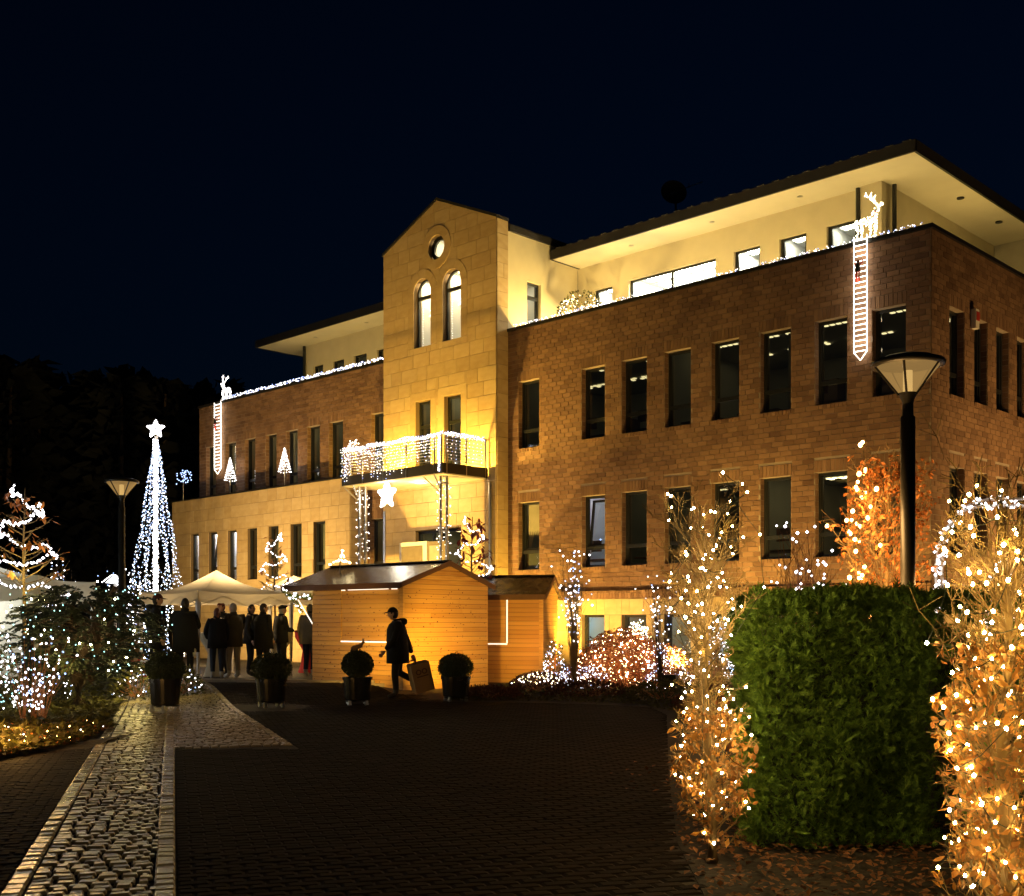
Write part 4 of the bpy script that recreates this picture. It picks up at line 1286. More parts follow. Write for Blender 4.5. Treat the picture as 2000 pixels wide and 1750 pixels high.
# floodlights: the fittings and their beams, several of them added unseen
def floodlight(loc, aim, power, c, label, spot=95, size=.16):
    f = thing('floodlight', label, 'floodlight', loc, math.atan2(aim[1]-loc[1], aim[0]-loc[0])-math.pi/2)
    q = MB(); q.box(-size, size, -.07, .05, .10, .10+size*1.5); q.build('housing', M['lampblack'], f)
    q = MB(); q.box(-size-.02, -size-.001, -.02, .02, 0, .2); q.box(size+.001, size+.02, -.02, .02, 0, .2); q.box(-size-.02, size+.02, -.03, .03, 0, .02); q.build('bracket', M['lampblack'], f)
    a = Vector(loc) + Vector((0, 0, .1+size)) + (Vector(aim)-Vector(loc)).normalized()*.42
    point('beam', a, power, c, .06, None, spot, aim, .95)
    return f
YEL = (1.0, .61, .09)
def bl(x, y, z=0): return tuple(BL2W(x, y, z))
floodlight(bl(-8.8, -.95, .05), bl(-11.2, .1, 3.4), 420, YEL, 'black floodlight on the bed beside the small hut aimed along the wall at the tower', 130)
floodlight(bl(-10.9, -1.0, .05), bl(-11.2, .1, 4.6), 900, YEL, 'unseen floodlight added behind the small hut to light the brick wall', 150)  # from here to the side wall: unseen fittings added to light the facade
floodlight(bl(-13.9, -5.2, .12), bl(-14.6, -.4, 4.5), 4300, (1, .60, .12), 'unseen floodlight added behind the large hut to light the tower', 110)
floodlight(bl(-20.2, -6.4, .15), bl(-22.8, 0, 5.0), 4200, (1, .64, .19), 'unseen floodlight added behind the gazebos to light the sandstone annex', 120)
floodlight(bl(-7.75, -2.0, .05), bl(-8.8, 0, 2.6), 700, (1, .60, .15), 'unseen floodlight added behind the russet shrubs to light the brick wall and small hut', 115)
floodlight(bl(-4.4, -3.0, .05), bl(-5.2, 0, 2.6), 1500, (1, .62, .12), 'unseen low floodlight added in the shrub bed to light the brick wall', 100)
floodlight(bl(-.6, -4.2, .05), bl(-1.4, 0, 2.3), 1500, (1, .60, .15), 'unseen low floodlight added behind the clipped hedge to light the building corner', 100)
floodlight(bl(5.0, 3.6, .05), bl(0, 3.6, 3.2), 3000, (1, .58, .18), 'unseen floodlight added on the ground to light the side wall of the building', 100)  # added outside the view to brighten the side wall
floodlight((-1.15, 23.3, .0), (-1.45, 25.8, 1.2), 600, (1, .56, .08), 'small black floodlight on the ground hidden behind the flattened box ball', 100, .1)
floodlight((-3.12, 22.9, .0), (-3.3, 25.7, 1.3), 380, (1, .58, .09), 'small black floodlight on the ground hidden behind the box ball with the straw animal', 80, .1)
floodlight((1.15, 26.6, .0), (.3, 28.0, 1.3), 100, (1, .45, .10), 'small black floodlight among the heather aimed at the small hut', 130, .1)
# terrace uplights behind the parapet
for i, (x, y, pw) in enumerate(((-10.9, 1.0, 420), (-8.2, .75, 240), (-5.2, .75, 190), (-2.6, .8, 130), (-24.6, .9, 85), (-20.8, .9, 140), (-1.1, 5.0, 120))):
    t = thing('terrace_uplight', ('short uplight on the terrace behind the glowing shrub', 'short uplight on the terrace below the wide window', 'short uplight on the terrace below the middle small windows',
        'short uplight on the terrace beside the warm reindeer', 'short uplight near the far left end of the terrace', 'short uplight on the left terrace close to the tower', 'short uplight on the terrace round the right corner of the building')[i], 'uplight', bl(x, y, 9.0), BANG)
    q = MB(); q.lathe([(.001,0),(.09,0),(.09,.14),(.075,.14),(.075,.1),(.001,.1)], 14); q.build('housing', M['lampblack'], t)
    point('uplight', (0, 0, .2), pw, (1, .70, .22), .05, t)
for i, (x, y, pw) in enumerate(((-12.85, -1.2, 480), (-14.75, -1.85, 640), (-16.6, -1.4, 400))):  # middle and left uplights are added to even out the lit tower
    t = thing('balcony_uplight', ('short uplight at the right end of the balcony floor', 'added short uplight in the middle of the balcony floor', 'added short uplight at the left end of the balcony floor')[i], 'uplight', bl(x, y, 5.581), BANG)
    q = MB(); q.lathe([(.001,0),(.07,0),(.07,.1),(.055,.1),(.055,.07),(.001,.07)], 14); q.build('housing', M['lampblack'], t)
    point('uplight', (0, 0, .16), pw, YEL, .05, t)
point('balcony_lamp', bl(-14.4, BYF+.8, 5.40), 50, (1, .80, .45), .1)

# ------------------------------------------------------------------ people
def skin_mesh(joints, edges, radii, root):
    me = bpy.data.meshes.new('body')
    bm = bmesh.new()
    lay = bm.verts.layers.skin.verify()
    keys = list(joints); vs = {}
    for k in keys:
        v = bm.verts.new(joints[k]); vs[k] = v
        r = radii[k]; r = r if hasattr(r, '__len__') else (r, r)
        v[lay].radius = r; v[lay].use_root = (k == root)
    for a, b in edges: bm.edges.new((vs[a], vs[b]))
    bm.to_mesh(me); bm.free()
    o = bpy.data.objects.new('body', me); COL.objects.link(o)
    md = o.modifiers.new('s', 'SKIN'); md.use_smooth_shade = True
    sd = o.modifiers.new('d', 'SUBSURF'); sd.levels = 2; sd.render_levels = 2
    dg = bpy.context.evaluated_depsgraph_get()
    ev = o.evaluated_get(dg)
    out = bpy.data.meshes.new_from_object(ev)
    bpy.data.objects.remove(o); bpy.data.meshes.remove(me)
    return out

def person(label, loc, face, H, coat='black', legs='charcoal', shoe='shoe', hair='hairdark', hat=None, hatm='black', hem=.80, pose=None, head=(0, 0), hood=False, build_=1.0, longhair=False, group=None):
    # local: faces +y, x to the right hand side of the body; metres for a 1.78 m person
    p = thing('person', label, 'person', loc, face, group)
    k = H/1.78
    J = {'pel': (0,0,.96), 'sp': (0,.005,1.13), 'ch': (0,-.01,1.34), 'nk': (0,.005,1.475), 'nt': (0,.028,1.535)}
    for s, n in ((-1,'L'), (1,'R')):
        J['sh'+n] = (s*.19,-.01,1.435); J['el'+n] = (s*.25,-.04,1.15); J['wr'+n] = (s*.235,.07,.91)
        J['hp'+n] = (s*.095,0,.90); J['kn'+n] = (s*.105,.02,.49); J['an'+n] = (s*.105,-.03,.10); J['to'+n] = (s*.125,.13,.045)
    jx = U(-.035,.035); J['pel'] = (jx,0,.955); J['sp'] = (jx*.7,.005,1.13); J['anL'] = (-.105+U(-.07,.02),-.03+U(-.06,.1),.10); J['toL'] = (J['anL'][0]-U(.0,.07),J['anL'][1]+.155,.045)
    J['knL'] = ((J['anL'][0]-.1)/2, J['anL'][1]*.5+.05, .49)
    if R() < .65: J['elR'] = (.27,.02,1.17); J['wrR'] = (.17,.25,1.13+U(-.05,.08))
    if R() < .5: J['elL'] = (-.28,.0,1.16); J['wrL'] = (-.20,.22,1.0+U(-.05,.12))
    if pose:
        for a, v in pose.items(): J[a] = v
    RD = {'pel': (.15*build_,.12*build_), 'sp': (.155*build_,.125*build_), 'ch': (.17*build_,.13*build_), 'nk': .065, 'nt': .055}
    for n in 'LR':
        RD.update({'sh'+n: .088, 'el'+n: .068, 'wr'+n: .050, 'hp'+n: .105, 'kn'+n: .075, 'an'+n: .055, 'to'+n: (.05,.036)})
    E_ = [('pel','sp'),('sp','ch'),('ch','nk'),('nk','nt')]
    for n in 'LR': E_ += [('ch','sh'+n),('sh'+n,'el'+n),('el'+n,'wr'+n),('pel','hp'+n),('hp'+n,'kn'+n),('kn'+n,'an'+n),('an'+n,'to'+n)]
    me = skin_mesh(J, E_, RD, 'pel')
    bm = bmesh.new(); bm.from_mesh(me); bpy.data.meshes.remove(me)
    arms = []
    for n in 'LR':
        arms += [(Vector(J['sh'+n]), Vector(J['el'+n])), (Vector(J['el'+n]), Vector(J['wr'+n]))]
    def dseg(q, a, b):
        t = max(0, min(1, (q-a).dot(b-a)/(b-a).length_squared)); return (q-(a+(b-a)*t)).length
    for f in bm.faces:
        c = f.calc_center_median(); f.smooth = True
        da = min(dseg(c, a, b) for a, b in arms)
        feet = min((c-Vector(J['an'+n])).length for n in 'LR'); toes = min((c-Vector(J['to'+n])).length for n in 'LR')
        if c.z > 1.50: f.material_index = 2
        elif min(feet, toes) < .105: f.material_index = 3
        elif c.z > .93 or da < .085: f.material_index = 0
        else: f.material_index = 1
    def addmb(mb, mi):
        vs = [bm.verts.new(v) for v in mb.v]
        for f in mb.f:
            try:
                nf = bm.faces.new([vs[i] for i in f]); nf.material_index = mi; nf.smooth = True
            except ValueError: pass
    # head: egg with brow, nose, chin and ears
    yaw, nod = head
    HC = Vector(J['nt']) + Vector((0, .012, .105))
    Rm = Matrix.Rotation(yaw, 3, 'Z') @ Matrix.Rotation(nod, 3, 'X')
    hb = MB(); hb.ball((0,0,0), .074, .094, .118, 16, 12)
    nv = []
    for x, y, z in hb.v:
        t = z/.118
        if t < 0: x *= 1-.28*t*t; y = y*(1-.18*t*t) + .012*t*t*(1 if y > 0 else .2)
        if y > .06 and abs(x) < .016: y += .020*max(0, 1-abs((z+.012)/.03))       # nose
        if y > .05 and .012 < z < .03 and .012 < abs(x) < .05: y -= .008              # eye sockets
        nv.append(tuple(Rm @ Vector((x, y, z)) + HC))
    hb.v = nv; addmb(hb, 2)
    for s in (-1, 1):
        e = MB(); e.ball((0,0,0), .013, .022, .032, 8, 5); e.v = [tuple(Rm @ (Vector(v)+Vector((s*.076, -.004, -.004))) + HC) for v in e.v]; addmb(e, 2)
        e = MB(); e.ball((0,0,0), .010, .006, .007, 8, 5); e.v = [tuple(Rm @ (Vector(v)+Vector((s*.030, .082, .018))) + HC) for v in e.v]; addmb(e, 4)
    e = MB(); e.ball((0,0,0), .024, .006, .006, 8, 5); e.v = [tuple(Rm @ (Vector(v)+Vector((0, .083, -.055))) + HC) for v in e.v]; addmb(e, 5)
    # hands with five fingers
    for s, n in ((-1,'L'), (1,'R')):
        w_ = Vector(J['wr'+n]); d = (w_-Vector(J['el'+n])).normalized()
        fw = Vector((0, 1, 0)) - d*d.y; fw.normalize(); sd_ = d.cross(fw)*s
        c = w_ + d*.075
        hm = MB(); hm.ball((0,0,0), 1, 1, 1, 8, 6)
        hm.v = [tuple(c + fw*x*.040 + sd_*y*.017 + d*z*.052) for x, y, z in hm.v]; addmb(hm, 2)
        for q_, (o, L) in enumerate(((.027,.062),(.010,.075),(-.009,.07),(-.027,.055))):
            hm = MB(); b0 = c + fw*o + d*.04
            hm.tube([b0, b0+d*L*.5-sd_*.006, b0+d*L*.85-sd_*.026], [.0105,.0095,.007], 6); addmb(hm, 2)
        hm = MB(); b0 = c + fw*.034 - d*.015
        hm.tube([b0, b0+fw*.022+d*.03, b0+fw*.02+d*.058], [.013,.011,.008], 6); addmb(hm, 2)
    me = bpy.data.meshes.new('body'); bm.to_mesh(me); bm.free()
    for m in (M[coat], M[legs], M['skin'], M[shoe], M['eye'], M['lip']): me.materials.append(m)
    bo = inst('body', me, p); bo.scale = (k, k, k)
    # jacket skirt and chest shell
    q = MB(); n = 20
    lv = [(1.475,.085,.08),(1.44,.165,.115),(1.34,.205,.15),(1.15,.20,.16),(.98,.205,.165),(hem,.215,.175),(hem+.004,.19,.15)]
    px_, py_ = J['pel'][0], J['pel'][1]
    for z, a, b in lv:
        t = max(0, min(1, (1.34-z)/.4)); cx = J['ch'][0]*(1-t)+px_*t; cy = J['ch'][1]*(1-t)+py_*t
        for i in range(n):
            an = 2*math.pi*i/n; w2 = 1+.03*math.sin(an*3+z*9)+.02*math.sin(an*7+z*5)
            q.v.append((cx+a*build_*w2*math.cos(an), cy+b*build_*w2*math.sin(an), z))
    for i in range(len(lv)-1):
        for j in range(n): q.f.append((i*n+j, (i+1)*n+j, (i+1)*n+(j+1) % n, i*n+(j+1) % n)); q.mi.append(0)
    jk = q.build('jacket', M[coat], p, smooth=True); jk.scale = (k, k, k)
    q = MB(); q.tube([(0,.0,1.44),(0,.012,1.50),(0,.02,1.545)], [.105,.085,.082], 14, cap=False); cl = q.build('collar', M[coat], p, smooth=True); cl.scale = (k,k,k)
    if hood:
        q = MB(); q.ball((0,-.10,1.49), .135, .085, .075, 12, 8); hd = q.build('hood', M[coat], p, smooth=True); hd.scale = (k,k,k)
    def cover(nm, m, f, zlo, extra=None):
        q = MB(); q.ball((0,0,0), .080*f, .100*f, .122*f, 16, 12)
        keep = []
        for fc in q.f:
            c = sum((Vector(q.v[i]) for i in fc), Vector())/4
            lim = zlo(c.y)
            if c.z > lim: keep.append(fc)
        q.f = keep; q.mi = [0]*len(keep)
        q.v = [tuple(Rm @ Vector(v) + HC) for v in q.v]
        if extra: extra(q)
        o = q.build(nm, m, p, smooth=True); o.scale = (k, k, k); return o
    if hair:
        cover('hair', M[hair], 1.03, lambda y: .055 if y > .045 else (.0 if y > 0 else -.095))
        if longhair:
            q = MB(); q.tube([Rm @ Vector((0,-.08,.03))+HC, Rm @ Vector((0,-.11,-.06))+HC, Rm @ Vector((.01,-.115,-.17))+HC, Rm @ Vector((.0,-.10,-.26))+HC], [.055,.062,.05,.02], 10)
            o = q.build('ponytail', M[hair], p, smooth=True); o.scale = (k,k,k)
    if hat == 'cap':
        def brim(q):
            b = len(q.v); nn = 8
            for rr in (.082, .195):
                for i in range(nn+1):
                    a = math.pi*(.18+.64*i/nn)
                    v = Vector((math.cos(a)*rr*.86, math.sin(a)*rr+.012, .045-(rr-.08)*.22))
                    q.v.append(tuple(Rm @ v + HC))
            for i in range(nn): q.f.append((b+i, b+i+1, b+nn+2+i, b+nn+1+i)); q.mi.append(0)
        cover('cap', M[hatm], 1.09, lambda y: .035, brim)
    if hat == 'flat':
        def brim(q):
            b = MB(); b.ball((0,.02,.085), .105, .13, .035, 14, 6); q.add([tuple(Rm @ Vector(v) + HC) for v in b.v], b.f)
        cover('flat_cap', M[hatm], 1.08, lambda y: .04, brim)
    if hat == 'knit': cover('knit_cap', M[hatm], 1.12, lambda y: .02 if y > 0 else -.03)
    return p


def at(px, foot, d, gz=None):
    c = P(px, foot, d); return (c.x, c.y, G(c.x, c.y)+.012 if gz is None else gz)
RT = math.pi/2
# the walking man: heading left, rear foot lifted
wk = {'hpL': (-.09,.01,.90), 'knL': (-.10,.06,.49), 'anL': (-.10,.03,.10), 'toL': (-.11,.20,.045),
      'hpR': (.09,-.01,.90), 'knR': (.11,-.02,.50), 'anR': (.11,-.40,.32), 'toR': (.12,-.44,.15),
      'elL': (-.26,.07,1.15), 'wrL': (-.25,.24,.95), 'elR': (.27,-.17,1.15), 'wrR': (.25,-.28,.87), 'ch': (0,.03,1.34), 'nk': (0,.05,1.475), 'nt': (0,.085,1.535)}
person('man in a dark hooded coat and cap walking left past the large hut', at(777, 1366, 22.4, .012), RT+.12, 1.80, 'black', 'charcoal', 'shoe', 'hairdark', 'cap', 'black', .69, wk, (0, -.05), True, 1.28)
cb = thing('cardboard_box', 'brown cardboard carrier with dark print, tilted in the walking man\'s hand', 'box', tuple(P(821, 1320, 22.25)), .35)
cb.rotation_euler = (rad(4), rad(-14), .38)
q = MB(); q.box(-.19,.19,-.14,.14,-.30,.26); q.build('carton', M['card'], cb)
q = MB(); q.tube([(-.17,0,.26),(-.17,0,.33),(-.04,0,.33),(-.04,0,.26)], .012, 6); q.build('handle', M['cardink'], cb)
q = MB()
ring(q, lambda s, z, d: (s, -.14-d, z), .06, .1, .035, .055, .001, .003, 14); ring(q, lambda s, z, d: (s, -.14-d, z), -.06, .1, .035, .055, .001, .003, 14)
q.prism([(-.11,.0),(.12,.0),(.12,.02),(-.11,.02)], lambda s, z, d: (s, -.14-d, z), .001, .003); q.build('print', M['cardink'], cb)

GR = 'visitors standing at the stalls'
person('man in a dark cap looking right, in shadow at the left of the gazebo', at(304, 1337, 24.6), -RT*.75, 1.95, 'black', 'black', 'shoe', 'hairdark', 'cap', 'hatred', .70, None, (-.2, 0), True, 1.05, False, GR)
person('broad man in a long black coat seen from behind', at(361, 1338, 24.5), .1, 1.86, 'black', 'black', 'shoe', 'hairdark', None, 'black', .66, None, (.1, .05), False, 1.28, False, GR)
bt = thing('bottle', 'pale bottle held low in the hand of the broad man in black', 'bottle', tuple(P(380, 1282, 24.4)))
q = MB(); q.lathe([(.001,0),(.035,.0),(.036,.14),(.014,.19),(.014,.24),(.001,.24)], 12); q.build('glass_body', M['canvas'], bt, smooth=True)
q = MB(); q.lathe([(.037,.04),(.037,.11)], 12); q.build('paper_label', M['white'], bt)
person('woman with an auburn ponytail and dark jacket seen from behind under the gazebo', at(424, 1325, 26.9), .35, 1.68, 'black', 'denim', 'sneaker', 'hairred', None, 'black', .76, None, (.1, .1), False, 1.12, True, GR)
person('man in a reddish cap behind the woman with the ponytail', at(434, 1318, 28.3), 2.6, 1.84, 'charcoal', 'charcoal', 'shoe', 'hairdark', 'knit', 'hatred', .74, None, (0, .1), False, 1.05, False, GR)
person('grey haired man in an olive jacket and beige trousers under the gazebo', at(457, 1323, 27.2), .9, 1.80, 'olive', 'khaki', 'sneaker', 'hairgrey', None, 'black', .74, None, (.3, .15), False, 1.08, False, GR)
person('bearded man in a dark jacket turned in profile between two other men', at(488, 1320, 28.1), -1.45, 1.78, 'charcoal', 'black', 'shoe', 'hairdark', None, 'black', .80, None, (-.35, .1), False, 1.0, False, GR)
person('man in a black overcoat seen from behind near the middle of the gazebo group', at(513, 1318, 27.7), -.5, 1.80, 'black', 'black', 'shoe', 'hairdark', None, 'black', .68, None, (-.6, .1), False, 1.15, False, GR)
person('man in a flat cap and charcoal jacket standing right of the gazebo group', at(549, 1319, 28.2), -.9, 1.76, 'charcoal', 'charcoal', 'shoe', 'hairgrey', 'flat', 'black', .84, None, (-.4, .15), False, 1.0, False, GR)
person('person in a grey beige jacket half hidden by the left end of the large hut', at(604, 1325, 27.9), -.3, 1.78, 'beige', 'denim', 'sneaker', 'hairdark', 'knit', 'beige', .80, None, (.2, .1), False, 1.1, False, GR)

# ------------------------------------------------------------------ light strings
def bulb_mesh(r, m, name='bulb'):
    q = MB()
    q.ball((0,0,0), r, r, r*1.15, 8, 5)
    me = bpy.data.meshes.new(name); me.from_pydata(q.v, [], q.f); me.materials.append(M[m]); 
    me.polygons.foreach_set('use_smooth', [True]*len(me.polygons)); return me
def light_string(label, pts, r, m, group=None, single=False, cable=True, cat='string lights', m2=None, name='light_string', order=True):
    t = thing(name, label, cat, tuple(pts[0]), 0, group)
    o = Vector(pts[0]); r *= 0.8
    pts = [Vector(p)-o for p in pts]
    if cable:
        q = MB()
        run = pts[:]
        if order:
            left = run[1:]; run = [run[0]]
            while left and len(run) < 260:
                k = min(range(len(left)), key=lambda i: (left[i]-run[-1]).length_squared); run.append(left.pop(k))
        for a, b in zip(run, run[1:]):
            if (b-a).length < .9:
                mid = (a+b)/2 - Vector((0,0,(b-a).length*.08)); q.tube([a, mid, b], .0025, 3, cap=False)
        if q.v: q.build('cable', M['cable'], t)
    if single and len(pts) <= 300:
        me = bulb_mesh(r, m); me2 = bulb_mesh(r, m2) if m2 else me
        for p in pts:
            inst('bulb', me if R() < .75 else me2, t, p, (U(-.5,.5), U(-.5,.5), 0), (U(.8,1.15),)*3)
    else:
        for k, mm in enumerate([m, m2] if m2 else [m]):
            q = MB()
            for i, p in enumerate(pts):
                if m2 and (i % 3 == 2) != (k == 1): continue
                rr = r*U(.75, 1.2)
                q.octa(p, rr)
            q.build('bulbs', M[mm], t, kind='stuff')
    return t

# ------------------------------------------------------------------ column hornbeams near the camera
leafme = {}
def leaf_var(m):
    if m in leafme: return leafme[m]
    out = []
    for k in range(6):
        q = MB(); L, W_ = 1.0, U(.42, .6); cu = U(-.25, .25); n = 5
        for i in range(n+1):
            t = i/n; wv = W_*math.sin(math.pi*min(1, t*.96+.02))**.8*.5
            z = cu*t*t; fold = U(.05,.22)*wv
            q.v += [(-wv, t*L, z+fold), (0, t*L, z-fold*.3), (wv, t*L, z+fold)]
        for i in range(n):
            for j in range(2): q.f.append((i*3+j, i*3+j+1, (i+1)*3+j+1, (i+1)*3+j)); q.mi.append(0)
        me = bpy.data.meshes.new('leaf'); me.from_pydata(q.v, [], q.f); me.materials.append(M[m])
        me.polygons.foreach_set('use_smooth', [True]*len(me.polygons)); out.append(me)
    leafme[m] = out; return out

def column_tree(label, base, H, Rr, trunk_r, nb, nleaf, leaf_zone, leaf_size, lean=(0, 0), wide=None, leafm='beech', name='hornbeam_tree', single=True, tw=5, barkm='bark', up=(.55, 1.05), lower=.10):
    t = thing(name, label, 'tree', base)
    tp = [Vector((lean[0]*i/8+.012*math.sin(i*1.3), lean[1]*i/8+.012*math.cos(i*1.7), H*.93*i/8)) for i in range(9)]
    q = MB(); q.tube(tp, [trunk_r*(1-.80*(i/8)**1.1) for i in range(9)], 9)
    q.build('trunk', M[barkm], t, smooth=True)
    br = MB(); tips = []; mids = []
    for i in range(nb):
        z0 = H*(lower+.80*(i/nb)) + U(-.05,.05)
        a = i*2.399+U(-.5,.5)
        ti = min(7.99, z0/(H*.93)*8); k = int(ti); p0 = tp[k].lerp(tp[k+1], ti-k)
        rmax = (wide(z0/H) if wide else 1.0)*Rr*U(.7, 1.08)
        L = rmax/ math.sin(U(*up)); el = math.acos(min(.98, rmax/L))
        d = Vector((math.cos(a)*math.cos(el), math.sin(a)*math.cos(el), math.sin(el)))
        p1 = p0+d*L*.5+rvec()*.03; p2 = p0+d*L*.85+Vector((0,0,.12*L))+rvec()*.03
        p2.x += 0
        r0 = trunk_r*U(.10,.2)*(1-.5*z0/H)
        br.tube([p0, p1, p2], [r0, r0*.6, r0*.22], 4, cap=False)
        tips.append(p2); mids.append(p1)
        for j in range(tw):
            f = U(.3, 1); b0 = p0.lerp(p1, f*2) if f < .5 else p1.lerp(p2, f*2-1)
            dd = (d*U(.35,.9)+rvec()*.6+Vector((0,0,.5))).normalized(); l2 = L*U(.18,.42)
            e = b0+dd*l2; m_ = b0+dd*l2*.5+rvec()*.02
            br.tube([b0, m_, e], [r0*.35, max(.0022, r0*.24), .0018], 3, cap=False)
            tips.append(e); mids.append(m_)
            for _ in range(2):
                d3 = (dd*.7+rvec()*.8).normalized(); br.tube([m_, m_+d3*l2*.5], [.0022, .0016], 3, cap=False); tips.append(m_+d3*l2*.5)
    br.build('branches', M[barkm], t, kind='stuff')
    pool = [p for p in tips+mids if leaf_zone[0] < p.z/H < leaf_zone[1]]
    lv = leaf_var(leafm)
    q = MB()
    for i in range(nleaf):
        p = random.choice(pool)+rvec()*U(0,.03)
        s = leaf_size*U(.65, 1.25)
        dd = rvec(); dd.z -= .7
        e = dd.to_track_quat('Y', 'Z').to_euler(); e.rotate_axis('Y', U(-3,3))
        if single and i < 300: inst('leaf', lv[random.randrange(6)], t, p, e, (s,s,s))
        else: q.leaf(p, dd, rvec(), s, s*.55)
    if q.v: q.build('leaves', M[leafm], t, kind='stuff')
    return t, [Vector(base)+p for p in tips], [Vector(base)+p for p in mids]

def pick(pts, n, dmin, zr=None, outer=None):
    random.shuffle(pts); out = []
    for p in pts:
        if zr and not (zr[0] < p.z < zr[1]): continue
        if all((p-o).length > dmin for o in out): out.append(p)
        if len(out) >= n: break
    return out

wl = lambda t: (0.78 if t < .3 else .62+.1*math.sin(t*9) if t < .5 else .95) * (1.0 if t < .8 else 1.0-1.6*(t-.8))
t1, tips1, mids1 = column_tree('bare column hornbeam with dry leaves at its foot, left of the clipped hedge', (1.235, 7.1, .02), 2.36, .30, .038, 210, 760, (.015, .40), .052, (-.07, 0), wl, lower=.035)
light_string('white string lights wound through the hornbeam left of the hedge', pick(tips1+mids1, 150, .075), .0085, 'bulbM', 'string lights on the hornbeams', True, True, m2='bulbN')
t2, tips2, mids2 = column_tree('nearest bare hornbeam with many curled brown leaves at the right edge', (2.09, 4.85, .02), 2.13, .28, .044, 230, 1500, (.01, .66), .055, (-.02, 0), lambda t: 1.0 if t < .85 else 1-1.5*(t-.85), tw=5, lower=.03)
light_string('warm white string lights wound through the nearest hornbeam at the right edge', pick(tips2+mids2, 180, .07), .0095, 'bulbN', 'string lights on the hornbeams', True, True, m2='bulbM')
# point lights added below stand in for the strings' glow on their neighbours
t3, tips3, mids3 = column_tree('copper coloured column tree with amber lights rising behind the hedge', (4.18, 13.1, .02), 3.52, .60, .05, 150, 3600, (.25, .95), .062, (.12, 0), lambda t: (.9 if t < .55 else 1.0-1.35*(t-.55)), 'orangeleaf', 'column_tree', True, 7)
lf = [p for p in tips3+mids3 if p.x < 4.08 and p.z > 1.4]
light_string('large amber string lights on the left side of the copper column tree', pick(lf, 46, .12), .028, 'bulbO', None, True, True)
point('fill_light', (3.62, 12.5, 2.1), 130, (1, .55, .18), .25)  # added lamps round the copper tree in place of its bulbs' glow
point('fill_light', (4.75, 12.55, 1.9), 60, (1, .5, .15), .25)
point('fill_light', (3.80, 12.55, 2.8), 80, (1, .55, .18), .25)

point('fill_light', (1.38, 7.05, .8), 9, (1, .7, .25), .15)  # added beside the hornbeam, brightens trunk and hedge for its bulbs
point('fill_light', (1.38, 7.05, 1.5), 9, (1, .7, .25), .15)
# ------------------------------------------------------------------ clipped thuja hedge
def hedge(label, poly, z0, z1, n, name='clipped_hedge', m='thuja', sz=(.07, .13), group=None, solid=True):
    h = thing(name, label, 'hedge', (poly[0][0], poly[0][1], 0), 0, group)
    ox, oy = poly[0]
    q = MB(); cnt = len(poly)
    cx = sum(p[0] for p in poly)/cnt; cy = sum(p[1] for p in poly)/cnt
    per = [(poly[i], poly[(i+1) % cnt]) for i in range(cnt)]
    ln = [math.dist(a, b) for a, b in per]; tot = sum(ln)
    area = abs(sum(a[0]*b[1]-b[0]*a[1] for a, b in per))/2
    ftop = area/(area+tot*(z1-z0))
    bb = (min(p[0] for p in poly), max(p[0] for p in poly), min(p[1] for p in poly), max(p[1] for p in poly))
    bump = lambda s, z: .06*math.sin(s*3.1+z*2.3)+.045*math.sin(s*7.3-z*5.1)+.035*math.sin(z*9+s*2)+.02*math.sin(s*19+z*14)
    for i in range(n):
        if R() < ftop:
            while True:
                x, y = U(bb[0], bb[1]), U(bb[2], bb[3])
                if inpoly(x, y, poly): break
            nr = Vector((0,0,1)); p = Vector((x, y, z1+.03*math.sin(x*6)+.03*math.sin(y*5+x)-U(0,.08)))
        else:
            k = random.choices(range(cnt), ln)[0]; a, b = per[k]; t = R()
            ex, ey = (b[0]-a[0])/ln[k], (b[1]-a[1])/ln[k]
            nr = Vector((ey, -ex, 0))
            if nr.dot(Vector((cx-a[0], cy-a[1], 0))) > 0: nr = -nr
            z = U(z0, z1); s = t*ln[k]+k
            p = Vector((a[0]+(b[0]-a[0])*t, a[1]+(b[1]-a[1])*t, z)) + nr*(bump(s, z)-U(0,.10))
            if z > z1-.12: p -= nr*(z-z1+.12)*.5
        # a flat spray: a stem with leaflets on both sides
        d = (nr*.55+Vector((0,0,.55))+rvec()*.75).normalized(); L = U(*sz)*(1.7 if R() < .05 else 1)
        pn = rvec(); sd_ = d.cross(pn).normalized()
        q.leaf(p-Vector((ox,oy,0)), d, pn, L, L*.16)
        for j in range(3):
            b0 = p+d*L*(.25+.22*j)-Vector((ox,oy,0)); ll = L*(.5-.1*j)
            q.leaf(b0, d*.7+sd_*.7, pn, ll, ll*.28); q.leaf(b0, d*.7-sd_*.7, pn, ll, ll*.28)
    q.build('foliage', M[m], h, kind='stuff')
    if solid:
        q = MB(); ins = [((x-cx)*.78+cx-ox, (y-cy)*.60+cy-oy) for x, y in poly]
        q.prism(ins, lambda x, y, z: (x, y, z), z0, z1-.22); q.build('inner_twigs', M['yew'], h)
    return h
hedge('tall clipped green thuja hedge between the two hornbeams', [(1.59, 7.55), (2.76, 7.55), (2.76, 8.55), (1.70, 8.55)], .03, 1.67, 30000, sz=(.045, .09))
hedge('dark clipped thuja hedge running on behind the nearest hornbeam', [(2.86, 8.4), (5.2, 8.05), (5.2, 8.9), (2.86, 9.2)], .03, 1.66, 6500)

